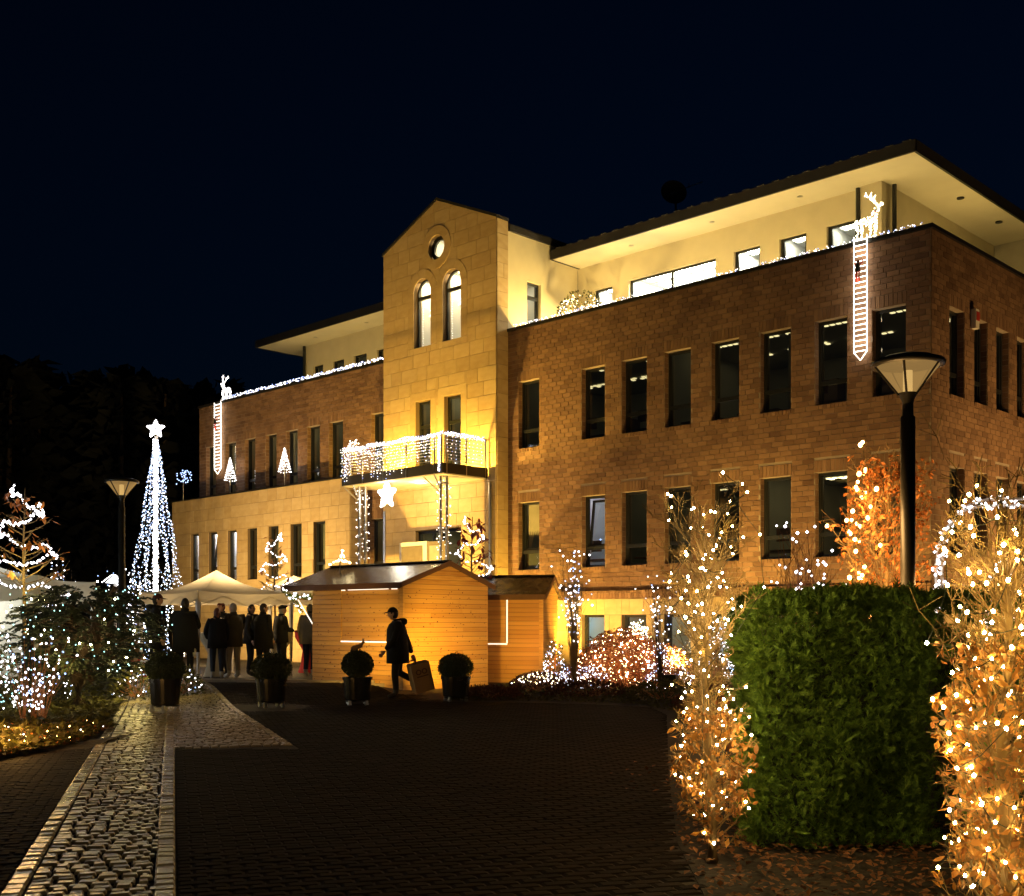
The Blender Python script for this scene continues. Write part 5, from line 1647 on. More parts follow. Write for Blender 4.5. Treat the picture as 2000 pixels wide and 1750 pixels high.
# white lit twig bush behind the hedge
def twig_bush(label, base, H, W_, n, m, bulbs, br_, bm, lab2, name='twig_bush', group=None, m2=None, spread=.5):
    t = thing(name, label, 'shrub', base)
    q = MB(); pts = []
    for i in range(n):
        a = U(0, 6.28); s = U(.1, 1)*spread
        d = Vector((math.cos(a)*s, math.sin(a)*s, 1)).normalized(); L = H*U(.7, 1.05)
        p0 = Vector((U(-.1,.1)*W_, U(-.1,.1)*W_, 0)); p1 = p0+d*L*.5+rvec()*.04; p2 = p0+d*L+rvec()*.06
        q.tube([p0, p1, p2], [.008, .006, .002], 4, cap=False)
        for j in range(3):
            f = U(.4, .95); b0 = p0.lerp(p2, f); e = b0+(d+rvec()*.6).normalized()*L*.22
            q.tube([b0, e], [.004, .0015], 3, cap=False); pts.append(Vector(base)+e); pts.append(Vector(base)+b0)
        pts.append(Vector(base)+p2)
    q.build('branches', M[m], t, kind='stuff')
    light_string(lab2, pick([p for p in pts if p.z > base[2]+H*.12], bulbs, br_*1.5), br_, bm, group, False, False, m2=m2)
    return t
twig_bush('bare twig bush full of white lights peeping over the hedge top', (2.78, 11.0, .03), 2.22, .6, 70, 'twig', 140, .018, 'bulbW', 'white string lights on the bare bush just above the hedge', spread=.17)

# arch of rope lights at the right
ar = thing('light_arch', 'arch of white rope lights standing behind the nearest hornbeam at the right edge', 'light arch', (6.0, 15.0, .03))
q = MB(); q2 = MB()
for off in (0.0, .22):
    pth = [(-.38, off, .0), (-.40, off, .6), (-.40, off, 2.3-off*.3)] + [(-.40+.62*(1-math.cos(a)), off, 2.3-off*.3+.78*math.sin(a)) for a in (.3,.6,.9,1.2,1.57)] + [(.9, off, 3.08-off*.3), (2.4, off, 3.08-off*.3), (2.4, off, 0)]
    q.tube(pth, .02, 6)
    for a, b in zip(pth, pth[1:]):
        a, b = Vector(a), Vector(b); m_ = int((b-a).length/.045)
        for i in range(m_): q2.octa(a.lerp(b, i/max(1,m_))+rvec()*.05, .021)
q.build('frame', M['white'], ar); q2.build('bulbs', M['bulbW'], ar, kind='stuff')
fg2 = thing('light_figure', 'seated wire figure of warm lights under the rope light arch', 'light figure', (6.3, 15.3, .03))
q = MB(); q2 = MB()
for pts in ([(.0,0,1.3),(.05,0,2.0),(.25,0,2.35),(.3,0,1.7),(.22,0,1.2)], [(-.1,0,1.2),(.3,0,1.25)], [(.3,0,1.6),(.45,0,1.35),(.5,0,1.0)]):
    q.tube(pts, .012, 5)
    for a, b in zip(pts, pts[1:]):
        for i in range(12): q2.octa(Vector(a).lerp(Vector(b), i/12)+rvec()*.06, .017)
q.build('frame', M['white'], fg2); q2.build('bulbs', M['bulbW'], fg2, kind='stuff')

# ------------------------------------------------------------------ planting in front of the building
twig_bush('slender birch with upright twigs beside the small hut', (1.36, 25.2, .03), 2.86, .25, 46, 'bark', 110, .026, 'bulbW', 'white string lights on the slender birch beside the small hut', spread=.11, m2='bulbB', name='birch_tree')
twig_bush('thin bare sapling in front of the ground floor windows', (3.1, 24.0, .03), 2.3, .2, 26, 'bark2', 70, .022, 'bulbW', 'sparse white string lights on the thin sapling by the windows', spread=.16, m2='bulbB', name='sapling')
def mound(label, c, rx, ry, h, n, m, leafs, name, cat='shrub', heads=False):
    t = thing(name, label, cat, c)
    q = MB(); pts = []
    for i in range(n):
        v = rvec(); v.z = abs(v.z); k = U(.75, 1.05)
        p = Vector((v.x*rx*k, v.y*ry*k, v.z*h*k))
        if heads and i % 9 == 0:
            for j in range(16):
                d = rvec(); q.leaf(p+d*.05, d, rvec(), .05, .045)
        else: q.leaf(p, v+rvec()*.9, rvec(), U(*leafs), leafs[1]*.45)
        pts.append(Vector(c)+p)
    q.build('foliage', M[m], t, kind='stuff')
    q = MB()
    for i in range(30):
        v = rvec(); v.z = abs(v.z)+.3
        q.tube([(v.x*.1,v.y*.1,0), (v.x*rx*.7,v.y*ry*.7,v.z*h*.65)], [.008,.003], 3)
    q.build('stems', M['twig'], t, kind='stuff')
    return pts
hp = mound('russet hydrangea mound with dry flower heads in front of the ground floor', (2.55, 26.2, .05), 1.2, .7, 1.25, 4600, 'hydra', (.05,.09), 'hydrangea_shrub', heads=True)
light_string('dense warm and white string lights on the russet hydrangea mound', pick([p for p in hp], 520, .03), .0165, 'bulbY', None, False, False, m2='bulbM')
point('fill_light', (2.35, 25.25, .7), 26, (1, .55, .2), .3)  # added lamps warm the hydrangea, standing in for its string's glow
point('fill_light', (3.0, 25.4, 1.0), 16, (1, .6, .3), .3)
hp = mound('russet bush right of the hydrangea mound in front of the dark window', (3.45, 25.4, .05), .55, .45, .95, 1500, 'hydra', (.04,.08), 'russet_shrub')
light_string('cool white string lights on the russet bush right of the hydrangea', pick(hp, 220, .03), .018, 'bulbW', None, False, False, m2='bulbB')
hp = mound('low russet bush spilling left of the hydrangea below the birch', (1.55, 25.6, .05), .7, .5, .5, 1300, 'hydra', (.04,.08), 'russet_shrub')
light_string('white string lights on the low bush below the birch', pick(hp, 230, .02), .017, 'bulbW', None, False, False, m2='bulbB')
hp = mound('small round bush smothered in glaring white lights by the window', (3.02, 27.6, .05), .46, .4, 1.48, 900, 'cover', (.05,.08), 'glowing_shrub')
light_string('glaring dense white string lights on the small round bush', pick([p for p in hp if p.z > .7], 300, .01), .024, 'bulbY', None, False, False, m2='bulbW')
hp = mound('lit shrub standing before the ground floor window left of the hedge', (4.45, 25.0, .05), .42, .4, 1.5, 700, 'cover', (.05,.08), 'glowing_shrub')
light_string('cool white string lights on the shrub before the window left of the hedge', pick([p for p in hp if p.z > .3], 190, .02), .019, 'bulbW', None, False, False, m2='bulbB')
hp = mound('small lit shrub close to the right end of the small hut', (1.02, 27.6, .05), .3, .3, .98, 500, 'cover', (.04,.07), 'glowing_shrub')
light_string('tight white string lights on the small shrub at the end of the small hut', pick(hp, 110, .02), .02, 'bulbW', None, False, False, m2='bulbB')
hp = mound('low brown heather bed glowing orange along the small hut', (.55, 24.6, .03), .62, .45, .40, 2600, 'heather', (.04,.07), 'heather_patch')
light_string('pinkish white string lights lying on the heather bed', pick([p for p in hp if p.z > .2], 80, .03), .021, 'bulbY', None, False, False, m2='bulbW')
for c, rx, h, lb in (((1.5, 22.9, .03), .9, .32, 'dark low ground shrub at the front of the bed near the small hut'), ((2.9, 21.9, .03), .8, .38, 'dark low ground shrub in the middle of the bed front'),
                     ((-.5, 22.6, .03), .7, .22, 'flat dark ground shrub at the foot of the hut gable'), ((3.4, 19.4, .03), .7, .4, 'dark low shrub in the bed close to the left hornbeam')):
    mound(lb, c, rx, .6, h, 1500, 'cover' if 'middle' in lb else 'heather', (.04,.08), 'low_shrub')
hp = mound('russet lit shrub low behind the foot of the left hornbeam', (2.62, 13.4, .03), .35, .3, .75, 800, 'hydra', (.03,.06), 'russet_shrub')
light_string('warm white string lights on the russet shrub behind the left hornbeam', pick(hp, 60, .03), .016, 'bulbY', None, False, False)

def leaf_litter(name, n, f, m, s, label=None):
    q = MB()
    for i in range(n):
        x, y = f()
        q.leaf((x, y, G(x, y)+.035+U(0,.03)), (U(-1,1),U(-1,1),U(-.1,.35)), (U(-.3,.3),U(-.3,.3),1), U(*s), s[1]*.55)
    o = q.build(name, M[m]); o['kind'] = 'stuff'; return o
def fR():
    while True:
        x, y = U(.9, 3.6), U(5.3, 12)
        if inpoly(x, y, BED_R) or R() < .05: return x, y
leaf_litter('fallen_leaves', 3800, fR, 'litter', (.03, .07))
def fR2():
    while True:
        x, y = U(-1.3, 4.5), U(19, 27)
        if inpoly(x, y, BED_R): return x, y
leaf_litter('ground_cover', 6000, fR2, 'cover', (.05, .10))
def fL():
    while True:
        y = U(12.6, 27); x = U(-y*.47, -5.2)
        if inpoly(x, y, BED_L): return x, y
leaf_litter('ground_cover', 9000, fL, 'cover', (.06, .16))
def fL2():
    while True:
        y = U(12.6, 17); x = U(-y*.47, -5.2)
        if inpoly(x, y, BED_L) and U(0, 1) > (y-15.5)/2: return x, y
leaf_litter('leaf_carpet', 5200, fL2, 'orangeleaf', (.03, .07))
lp = []
for i in range(110):
    x, y = fL2(); lp.append(Vector((x, y, .05+U(0,.05))))
light_string('amber string lights lying in the orange leaves at the left bed edge', pick(lp, 100, .06), .012, 'bulbO', None, False, False, m2='bulbW')
for x, y in ((-5.75, 13.2), (-6.2, 14.2), (-6.6, 15.2)): point('fill_light', (x, y, .3), 32, (1, .5, .12), .1)  # added lamps lend the leaf carpet its amber glow

# ------------------------------------------------------------------ left side: conifer, twig shrub, lit trees
cf = thing('conifer', 'dark spreading conifer with a leaning trunk in the left bed', 'tree', (-7.48, 19.9, .02))
q = MB(); q.tube([(0,0,0),(-.02,0,.45),(.12,.05,1.0),(.35,.1,1.6),(.6,.1,2.1)], [.17,.13,.11,.08,.04], 9); q.tube([(.0,0,.5),(-.4,.0,1.1),(-.9,.1,1.8)], [.09,.06,.03], 7); q.build('trunk', M['bark2'], cf, smooth=True)
q = MB(); tips = []
for i in range(95):
    a = U(0, 6.28); zz = U(.75, 2.0); rr = U(.5, 1.25)*(1.0 if zz < 1.6 else .8)
    c = Vector((.1+math.cos(a)*rr*1.02, math.sin(a)*rr*.7, zz+.12*math.cos(a)*rr))
    b0 = Vector((.15+.1*zz, .05, zz-.35))
    q.tube([b0, (b0+c)/2+Vector((0,0,.08)), c], [.02,.012,.004], 3, cap=False)
q.build('branches', M['bark2'], cf, kind='stuff')
q = MB()
random.seed(5)
for i in range(560):
    a = U(0, 6.28); zz = U(.62, 2.08); f = math.sqrt(max(0.05, 1-((zz-1.3)/.92)**2)); rr = U(.35, 1.0)*f
    c = Vector((.08+math.cos(a)*rr*1.20, math.sin(a)*rr*.8, zz))
    d = Vector((math.cos(a), math.sin(a)*.7, U(-.25,.35))).normalized(); L = U(.22,.42)
    for j in range(26):
        t = j/26; p = c+d*L*t-Vector((0,0,.12*t*t)); sd_ = d.cross(Vector((0,0,1))).normalized()*(1 if j % 2 else -1)
        q.leaf(p, d*.6+sd_*.7+Vector((0,0,U(-.35,.1))), rvec(), .12*(1-t*.5), .034)
    tips.append(Vector(cf.location)+c+d*L)
q.build('foliage', M['yew'], cf, kind='stuff')
front_tips = [p for p in tips if p.y < 20.3]
light_string('teal white string lights sprinkled over the dark conifer', pick(front_tips, 120, .08), .015, 'bulbT', 'string lights in the left bed', True, False, m2='bulbM')

ts = thing('twig_shrub', 'orange stemmed bare shrub with white lights at the left edge', 'shrub', (-7.15, 17.2, .02))
q = MB(); pts = []
for i in range(34):
    a = U(0, 6.28); d = Vector((math.cos(a)*U(.1,.75), math.sin(a)*U(.1,.6), 1)).normalized(); L = U(.7, 1.35)
    p1 = d*L*.5+rvec()*.04; p2 = d*L+rvec()*.08
    q.tube([(math.cos(a)*.16, math.sin(a)*.16, 0), p1, p2], [.008,.005,.002], 4, cap=False); pts += [p1, p2, (p1+p2)/2, p1*.5]
q.build('branches', M['twig'], ts, kind='stuff')
light_string('white string lights draped on the orange stemmed shrub', pick([Vector(ts.location)+p for p in pts], 110, .05), .017, 'bulbW', 'string lights in the left bed', True, True, m2='bulbB')
hp = mound('shrub smothered in blue white lights cut by the left edge', (-8.75, 19.0, .02), .6, .6, 1.5, 1200, 'cover', (.05,.1), 'glowing_shrub')
light_string('dense blue white string lights on the shrub cut by the left edge', pick(hp, 300, .02), .022, 'bulbW', 'string lights in the left bed', False, False, m2='bulbT')
for i, (x, y) in enumerate(((-8.6, 21.3), (-7.0, 21.6), (-6.5, 22.4))):
    hp = mound(('leafy shrub glowing green left of the conifer trunk', 'leafy shrub between the conifer trunk and the street lamp', 'leafy shrub at the foot of the left street lamp')[i], (x, y, .1), .5, .45, (.95, .6, .55)[i], 900, 'cover', (.05,.1), 'leafy_shrub')
    light_string(('white string lights on the shrub left of the conifer', 'white string lights between the conifer and the lamp', 'white string lights at the foot of the left street lamp')[i], pick(hp, 60, .05), .019, 'bulbW', 'string lights in the left bed', False, False, m2='bulbB')
point('fill_light', (-8.4, 17.7, .9), 4, (.9, .93, 1), .3)  # lamps added in the left bed to brighten shrubs, conifer and maple
point('fill_light', (-6.9, 20.9, .8), 60, (1, .75, .2), .3)

point('fill_light', (-8.45, 19.7, 2.3), 40, (1, .8, .3), .25)
point('fill_light', (-7.5, 18.9, .8), 30, (1, .72, .2), .2)
# small maple with rope light spiral, left edge
def rope_tree(label, lab2, base, H, Rr, nleaf, leafm, turns, rb, n_b, z_lo, nb=26, bm='bulbW', barkm='bark', name='young_tree', rope_r=None):
    t = thing(name, label, 'tree', base)
    q = MB(); tp = [Vector((.015*math.sin(i), .01*math.cos(i*2), H*i/7)) for i in range(8)]
    q.tube(tp, [.05*H/4*(1-.8*i/7) for i in range(8)], 8); q.build('trunk', M[barkm], t, smooth=True)
    q = MB(); tips = []
    for i in range(nb):
        f = z_lo+(1-z_lo)*(i/nb)*.92; p0 = Vector((0,0,H*f)); a = i*2.4
        rr = Rr*(1.12-f)/(1.12-z_lo)*U(.75,1.1)
        e = p0+Vector((math.cos(a)*rr, math.sin(a)*rr, rr*U(.35,.7))); m_ = p0.lerp(e, .5)+Vector((0,0,-.03))
        q.tube([p0, m_, e], [.013,.009,.003], 4, cap=False); tips.append(e)
        for j in range(4):
            b0 = p0.lerp(e, U(.4,.9)); e2 = b0+(rvec()*.5+(e-p0).normalized()).normalized()*rr*.35; q.tube([b0, e2], [.006,.002], 3, cap=False); tips.append(e2)
    q.build('branches', M[barkm], t, kind='stuff')
    lv = leaf_var(leafm)
    for i in range(nleaf):
        p = random.choice(tips)+rvec()*.05; d = rvec(); d.z -= .8
        inst('leaf', lv[random.randrange(6)], t, p, d.to_track_quat('Y','Z').to_euler(), (U(.10,.17)*H/3.6,)*3)
    pts = []
    for i in range(n_b):
        f = i/n_b; z = H*(z_lo+(1.02-z_lo)*f); rr = Rr*(1.15-(z/H))/(1.15-z_lo)*.95+.04
        a = f*turns*6.283; 
        pts.append(Vector(base)+Vector((math.cos(a)*rr, math.sin(a)*rr, z-.14*abs(math.sin(a*2.1))))+rvec()*.025)
    light_string(lab2, pts, rb, bm, 'rope lights on young trees', False, True, order=False, name='rope_light', cat='rope light')
    return t
rope_tree('young maple with orange leaves left in front of the far gazebo', 'white rope light winding up the young maple at the left', (-8.55, 20.2, .02), 3.85, .74, 90, 'orangeleaf', 2.6, .027, 250, .52, 34)
rope_tree('young tree before the sandstone annex behind the gazebos', 'white rope light winding round the young tree before the annex', (-6.42, 31.2, .17), 3.75, .58, 36, 'orangeleaf', 3.2, .022, 140, .52, 26)
rope_tree('young red maple behind the large hut in front of the tower', 'white rope light looped through the red maple behind the hut', (-1.02, 29.4, .05), 4.15, .72, 190, 'redleaf', 2.6, .022, 150, .50, 30)

# light cone tree with a star
ct = thing('light_cone_tree', 'tall cone of white light strings round a bright mast with a star on top', 'light tree', tuple(P(305, 1290, 36.0)[:2]) + (.17,))
Ht = 7.15
q = MB(); q.tube([(0,0,0),(0,0,Ht)], .05, 8); q.build('mast', M['white'], ct)
q = MB()
for i in range(520):
    z = Ht*.985*i/520; q.octa((U(-.07,.07), -.06+U(-.04,.04), z), .032)
q.build('mast_bulbs', M['bulbW'], ct, kind='stuff')
q = MB(); q2 = MB(); qc = MB()
for s in range(22):
    a0 = 2*math.pi*s/22; prev = None
    nb = 66
    for i in range(nb):
        f = i/nb; z = .25+(Ht-.35)*f; rr = (.98*(1-f)**1.0+.05)*(1+.10*math.sin(f*23+s))
        a = a0+f*.9+.25*math.sin(f*9+s*1.7)
        p = Vector((math.cos(a)*rr, math.sin(a)*rr, z+U(-.05,.05)))
        (q if (i+s) % 3 == 0 else q2).octa(p+rvec()*.02, .0175)
        if prev is not None and i % 2 == 0: qc.tube([prev, p], .003, 3, cap=False)
        if i % 2 == 0: prev = p
q.build('bulbs', M['bulbW'], ct, kind='stuff'); q2.build('blue_bulbs', M['bulbB'], ct, kind='stuff'); qc.build('cable', M['cable'], ct, kind='stuff')
def star_pts(r0, r1, n=5, rot=math.pi/2): return [((r0 if i % 2 == 0 else r1)*math.cos(rot+math.pi*i/n), (r0 if i % 2 == 0 else r1)*math.sin(rot+math.pi*i/n)) for i in range(2*n)]
def star_obj(parent, c, r, bm, rb, r_in=.45, fill=2, ang=0.0):
    sp = star_pts(r, r*r_in); q = MB(); qf = MB()
    ca, sa_ = math.cos(ang), math.sin(ang)
    W3 = lambda x, z, y=0: (c[0]+x*ca-y*sa_, c[1]+x*sa_+y*ca, c[2]+z)
    for i in range(10):
        a, b = sp[i], sp[(i+1) % 10]
        qf.tube([W3(*a), W3(*b)], .012, 5)
        for k in range(fill*4):
            t = k/(fill*4); q.octa(W3(a[0]+(b[0]-a[0])*t, a[1]+(b[1]-a[1])*t, U(-.03,.03)), rb)
            for s in (.72, .45):
                if k % 2 == 0: q.octa(W3((a[0]+(b[0]-a[0])*t)*s, (a[1]+(b[1]-a[1])*t)*s, U(-.03,.03)), rb*.9)
    qf.build('star_frame', M['white'], parent); q.build('star_bulbs', M[bm], parent, kind='stuff')
star_obj(ct, (0, -.05, Ht+.22), .27, 'bulbW', .034)
point('fill_light', tuple(Vector(ct.location)+Vector((0, -.9, 2.5))), 30, (.85, .9, 1), .5)  # added lamp casting the cone's light for its many bulbs
for i, (px, py, d, rx, h, lb) in enumerate(((262, 1140, 33.0, .62, 2.5, 'bare rounded shrub with white lights left of the light tree'), (90, 1150, 27.0, .75, 2.6, 'bare rounded tree with fine lights behind the left gazebo'))):
    c = P(px, py, d)
    tb = twig_bush(lb, (c.x, c.y, .17), h, .8, 70, 'bark', (230, 190)[i], (.026, .02)[i], 'bulbW', ('white string lights on the rounded shrub left of the light tree', 'fine white string lights on the rounded tree behind the left gazebo')[i], spread=.30, m2='bulbB', name='rounded_shrub')
# lit flower ornament on a rod over the annex corner
c = P(358, 930, 43.0)
of = thing('flower_ornament', 'blue white flower light on a thin rod above the annex corner', 'ornament', (c.x, c.y, 6.05))
q = MB(); q.tube([(0,0,0),(0,0,c.z-6.05)], .006, 4); q.build('rod', M['white'], of)
q = MB()
for i in range(34):
    a = i*2.4; r_ = .30*math.sqrt(i/34)*U(.7,1.25)*(1.15+.35*math.sin(a*2+1)); q.octa((math.cos(a)*r_*.8+.05, 0, c.z-6.05+math.sin(a)*r_), .03)
q.build('bulbs', M['bulbB'], of, kind='stuff')
# little lit house-shaped lantern beyond the conifer
c = P(225, 1128, 34.0)
lh = thing('lantern_roof', 'small white lit roof peak just showing above the dark conifer', 'lantern', (c.x, c.y, .17))
q = MB(); q.tube([(0,0,0),(0,0,c.z-.25)], .04, 6); q.build('post', M['white'], lh)
q = MB(); z = c.z-.17; q.hexa([(-.22,-.2,z-.16),(.22,-.2,z-.16),(.22,.2,z-.16),(-.22,.2,z-.16),(-.02,-.02,z+.08),(.02,-.02,z+.08),(.02,.02,z+.08),(-.02,.02,z+.08)]); q.build('roof', M['starglow'], lh)
q = MB()
for i in range(14): q.octa((-.3+.6*i/13, -.23, z-.14+.22*(1-abs(i/6.5-1))), .02)
q.build('bulbs', M['bulbW'], lh, kind='stuff')

# ------------------------------------------------------------------ lights on the building
def bline(y, pts, n, jit, r, m, m2, label, grp='string lights along the parapets'):
    P3 = []
    for i in range(n):
        f = i/n*(len(pts)-1); k = int(f); a, b = Vector(pts[k]), Vector(pts[k+1]); p = a.lerp(b, f-k)
        P3.append(BL2W(p.x+U(-jit,jit), p.y+U(-jit,jit)*.6, p.z+U(-jit*.4,jit)))
    return light_string(label, P3, r, m, grp, False, True, m2=m2, order=False)
bline(0, [(XT+.25, -.02, ZPAR+.10), (-.15, -.02, ZPAR+.10)], 430, .06, .017, 'bulbF', 'bulbFB', 'white string lights along the parapet of the right wing')
bline(0, [(-27.0, -.02, ZPAR+.12), (XL-.05, -.02, ZPAR+.12)], 420, .085, .026, 'bulbF', 'bulbFB', 'white string lights along the parapet of the left wing')
def reindeer(loc, ang, s, m, label, ds):
    r = thing('light_reindeer', label, 'light figure', loc, ang, 'light reindeer on the parapets')
    segs = [('torso', [((-.28,0,.62),.10),((0,0,.60),.12),((.25,0,.64),.12)]), ('neck', [((.25,0,.66),.10),((.36,0,.95),.07)]), ('head', [((.34,0,1.0),.065),((.56,0,1.02),.035)])]
    for x, y in ((-.27,-.08),(-.2,.08),(.2,-.08),(.28,.08)): segs.append(('leg', [((x,y,.58),.05),((x+(.05 if x < 0 else -.01),y,.3),.035),((x-.02,y,.0),.025)]))
    for y in (-1, 1): segs.append(('antler', [((.33,y*.04,1.05),.02),((.22,y*.10,1.22),.018),((.02,y*.16,1.34),.016)])); segs.append(('antler', [((.2,y*.10,1.24),.016),((.24,y*.14,1.40),.014)])); segs.append(('antler', [((.1,y*.13,1.30),.015),((.08,y*.16,1.44),.012)]))
    segs.append(('tail', [((-.3,0,.68),.03),((-.38,0,.62),.015)]))
    q = MB(); fr = {}
    for nm, pts in segs:
        f = MB(); f.tube([Vector(p)*s for p, _ in pts], [max(.006, r_*s*.45) for _, r_ in pts], 7); f.build(nm, M['white'], r)
        for (a, ra), (b, rb_) in zip(pts, pts[1:]):
            n = int((Vector(b)-Vector(a)).length/ds*(1 if ra < .05 else 3.0))+2
            for i in range(n):
                t = i/n; q.octa((Vector(a).lerp(Vector(b), t)+rvec()*(ra+(rb_-ra)*t))*s, .017)
    q.build('bulbs', M[m], r, kind='stuff'); return r
re1 = reindeer(bl(-1.50, .12, ZPAR+.085), BANG, .72, 'bulbRW', 'warm white light reindeer standing near the right corner of the parapet', .03)
q = MB(); q.tube([(.225,-.06,.60),(.24,.0,.585),(.225,.06,.60)], .014, 5); q.build('red_scarf', M['red'], re1)
re2 = reindeer(bl(-26.95, .12, ZPAR+.085), BANG+math.pi, .66, 'bulbF', 'cool white light reindeer at the far left end of the parapet', .03)
def ladder(x0, x1, zt, zb, nr, label, m, pr):
    l = thing('light_ladder', label, 'light ladder', bl(0, 0, 0), BANG, 'light ladders hanging from the parapets')
    y = -.10; q = MB()
    xm = (x0+x1)/2
    for x in (x0, x1): q.tube([(x, y, zt), (x, y, zb+.18)], .009, 5)
    q.tube([(x0, y, zb+.18), (xm, y-.0, zb), (x1, y, zb+.18)], .009, 5); q.build('side_rope', M['rope'], l)
    for i in range(nr):
        z = zt-.08-(zt-zb-.28)*i/(nr-1); q = MB(); q.tube([(x0, y, z), (x1, y, z)], .010, 5); q.build('rung', M['rope'], l)
    q = MB()
    for x in (x0, x1):
        n = int((zt-zb)/.07)
        for i in range(n): q.octa((x, y-.012, zt-(zt-zb-.18)*i/n), .0135)
    q.build('bulbs', M[m], l, kind='stuff')
    for i in range(4): point('rope_glow', (xm, y-.12, zt-(zt-zb)*(i+.5)/4), pr, (1, .78, .45), .12, l)  # added lamps stand in for the ropes' glow on the wall
ladder(-1.66, -1.36, 9.78, 7.12, 22, 'white light ladder hanging from the right corner of the parapet', 'bulbRW', 4)
ladder(-27.42, -26.98, 9.65, 7.0, 20, 'white light ladder hanging at the far left end of the parapet', 'bulbF', 4)
def climber(x, z, s, label):
    c = thing('climbing_doll', label, 'doll', bl(x, -.2, z), BANG, 'climbing dolls on the light ladders'); c.scale = (.62, .62, .62)
    q = MB(); q.tube([(0,0,.0),(0,0,.28)], [.09,.075], 8); q.build('torso', M['black'], c)
    q = MB(); q.ball((0,.02,.36), .055, .055, .06); q.build('head', M['hatred'], c)
    for sx in (-1, 1):
        q = MB(); q.tube([(sx*.06,0,.25),(sx*.15,.04,.3),(sx*.15,.08,.42)], [.03,.028,.022], 6); q.build('arm', M['red'], c)
        q = MB(); q.tube([(sx*.045,0,.02),(sx*.05,-.01,-.2),(sx*.05,.02,-.36)], [.045,.04,.02], 6); q.build('leg', M['red'], c)
climber(-1.52, 9.0, .8, 'small doll in red trousers climbing the right light ladder')
climber(-27.2, 8.85, .8, 'small red doll climbing the far left light ladder')
# cone light trees on the annex roof
for x, lb in ((-25.9, 'little light cone tree on the annex roof close to the light ladder'), (-22.5, 'little light cone tree on the annex roof right of the first one')):
    t = thing('light_cone', lb, 'light tree', bl(x, -.38, 6.10), BANG, 'light cones on the annex roof')
    zb = .5
    q = MB(); q.tube([(0,0,0),(0,0,zb+.85)], .012, 5); q.build('rod', M['white'], t)
    q = MB()
    for i in range(120):
        f = i/120; a = f*9*6.283; rr = .30*(1-f)+.02; q.octa((math.cos(a)*rr, math.sin(a)*rr*.5, zb+.82*f+U(-.02,.02)), .022)
    q.build('bulbs', M['bulbF'], t, kind='stuff')
# balcony: garland on the handrail, icicle curtain, lit corner post, column strings, star
gp = []
for i in range(520):
    f = i/520
    if f < .12: p = (BXL+U(-.03,.03), BYF+.25+(.12-f)/.12*1.2, 6.60)
    elif f < .78: p = (BXL+(f-.12)/.66*(BXR-BXL), BYF-.03, 6.60-.05*math.sin((f-.12)/.66*math.pi*3)**2)
    else: p = (BXR+.03, BYF+(f-.78)/.22*1.55, 6.60)
    gp.append(BL2W(p[0]+U(-.03,.03), p[1]+U(-.04,.04), p[2]+U(-.05,.05)))
light_string('thick white light garland on the balcony handrail', gp, .019, 'bulbF', None, False, False, m2='bulbFB')
ip = []
for k in range(52):
    f = k/52; x = BXL+f*(BXR-BXL-.1); L = U(.4, 1.05)*(1.0 if f < .65 else .75)
    for i in range(int(L/.085)): ip.append(BL2W(x+U(-.03,.03), BYF-.045, 6.52-i*.085+U(-.02,.02)))
for k in range(9):
    y = BYF+.1+k*.16; L = U(.4,.85)
    for i in range(int(L/.1)): ip.append(BL2W(BXR+.045, y+U(-.03,.03), 6.52-i*.1))
for i in range(60): ip.append(BL2W(BXL-.05+U(-.03,.03), BYF+.2+U(-.1,.1), 6.55-i*.016))
for i in range(90): ip.append(BL2W(BXR-.12+U(-.05,.05), BYF-.05, 6.55-i*.011))
light_string('icicle light curtain hanging round the balcony railing', ip, .017, 'bulbF', None, False, False, m2='bulbFB', name='light_curtain', cat='light curtain')
for cx, lb in ((-12.9, 'string lights wound round the right balcony column'), (-16.45, 'string lights wound round the left balcony column')):
    cp = []
    for i in range(90):
        f = i/90; a = f*11*6.283; cp.append(BL2W(cx+math.cos(a)*.19, BYF+.35+math.sin(a)*.19, 2.6+2.8*f+U(-.04,.04)))
    light_string(lb, cp, .021, 'bulbF', 'string lights on the balcony columns', False, True, order=False)
st = thing('light_star', 'big glaring white star hanging below the balcony', 'light star', bl(-15.05, BYF+.12, 5.14), BANG)
star_obj(st, (0, 0, 0), .40, 'bulbF', .04, .48, 4)
q = MB(); q.prism(star_pts(.34, .17), lambda x, z, d: (x, d, z), -.015, .015); q.build('star_plate', M['starglow'], st)
q = MB(); q.tube([(0,0,.4),(0,.1,.42)], .01, 4); q.tube([(0,0,.3),(0,0,.42)], .02, 5); q.build('hook', M['steel'], st)
point('star_glow', tuple(Vector(bl(-15.0, BYF-.15, 5.2))), 45, (1, .9, .68), .2)
sm_ = thing('light_spray', 'small upright spray of white lights on the left end of the balcony rail', 'ornament', bl(BXL+.5, BYF, 6.6), BANG)
q = MB(); q2 = MB()
for i in range(22):
    a = Vector((U(-.28,.28), 0, U(0,.4)*1.0)); a.z *= (1-abs(a.x)/.35); q.octa(a, .026); q2.tube([(0,0,-.02), a], .004, 3)
q.build('bulbs', M['bulbF'], sm_, kind='stuff'); q2.build('wires', M['white'], sm_, kind='stuff')
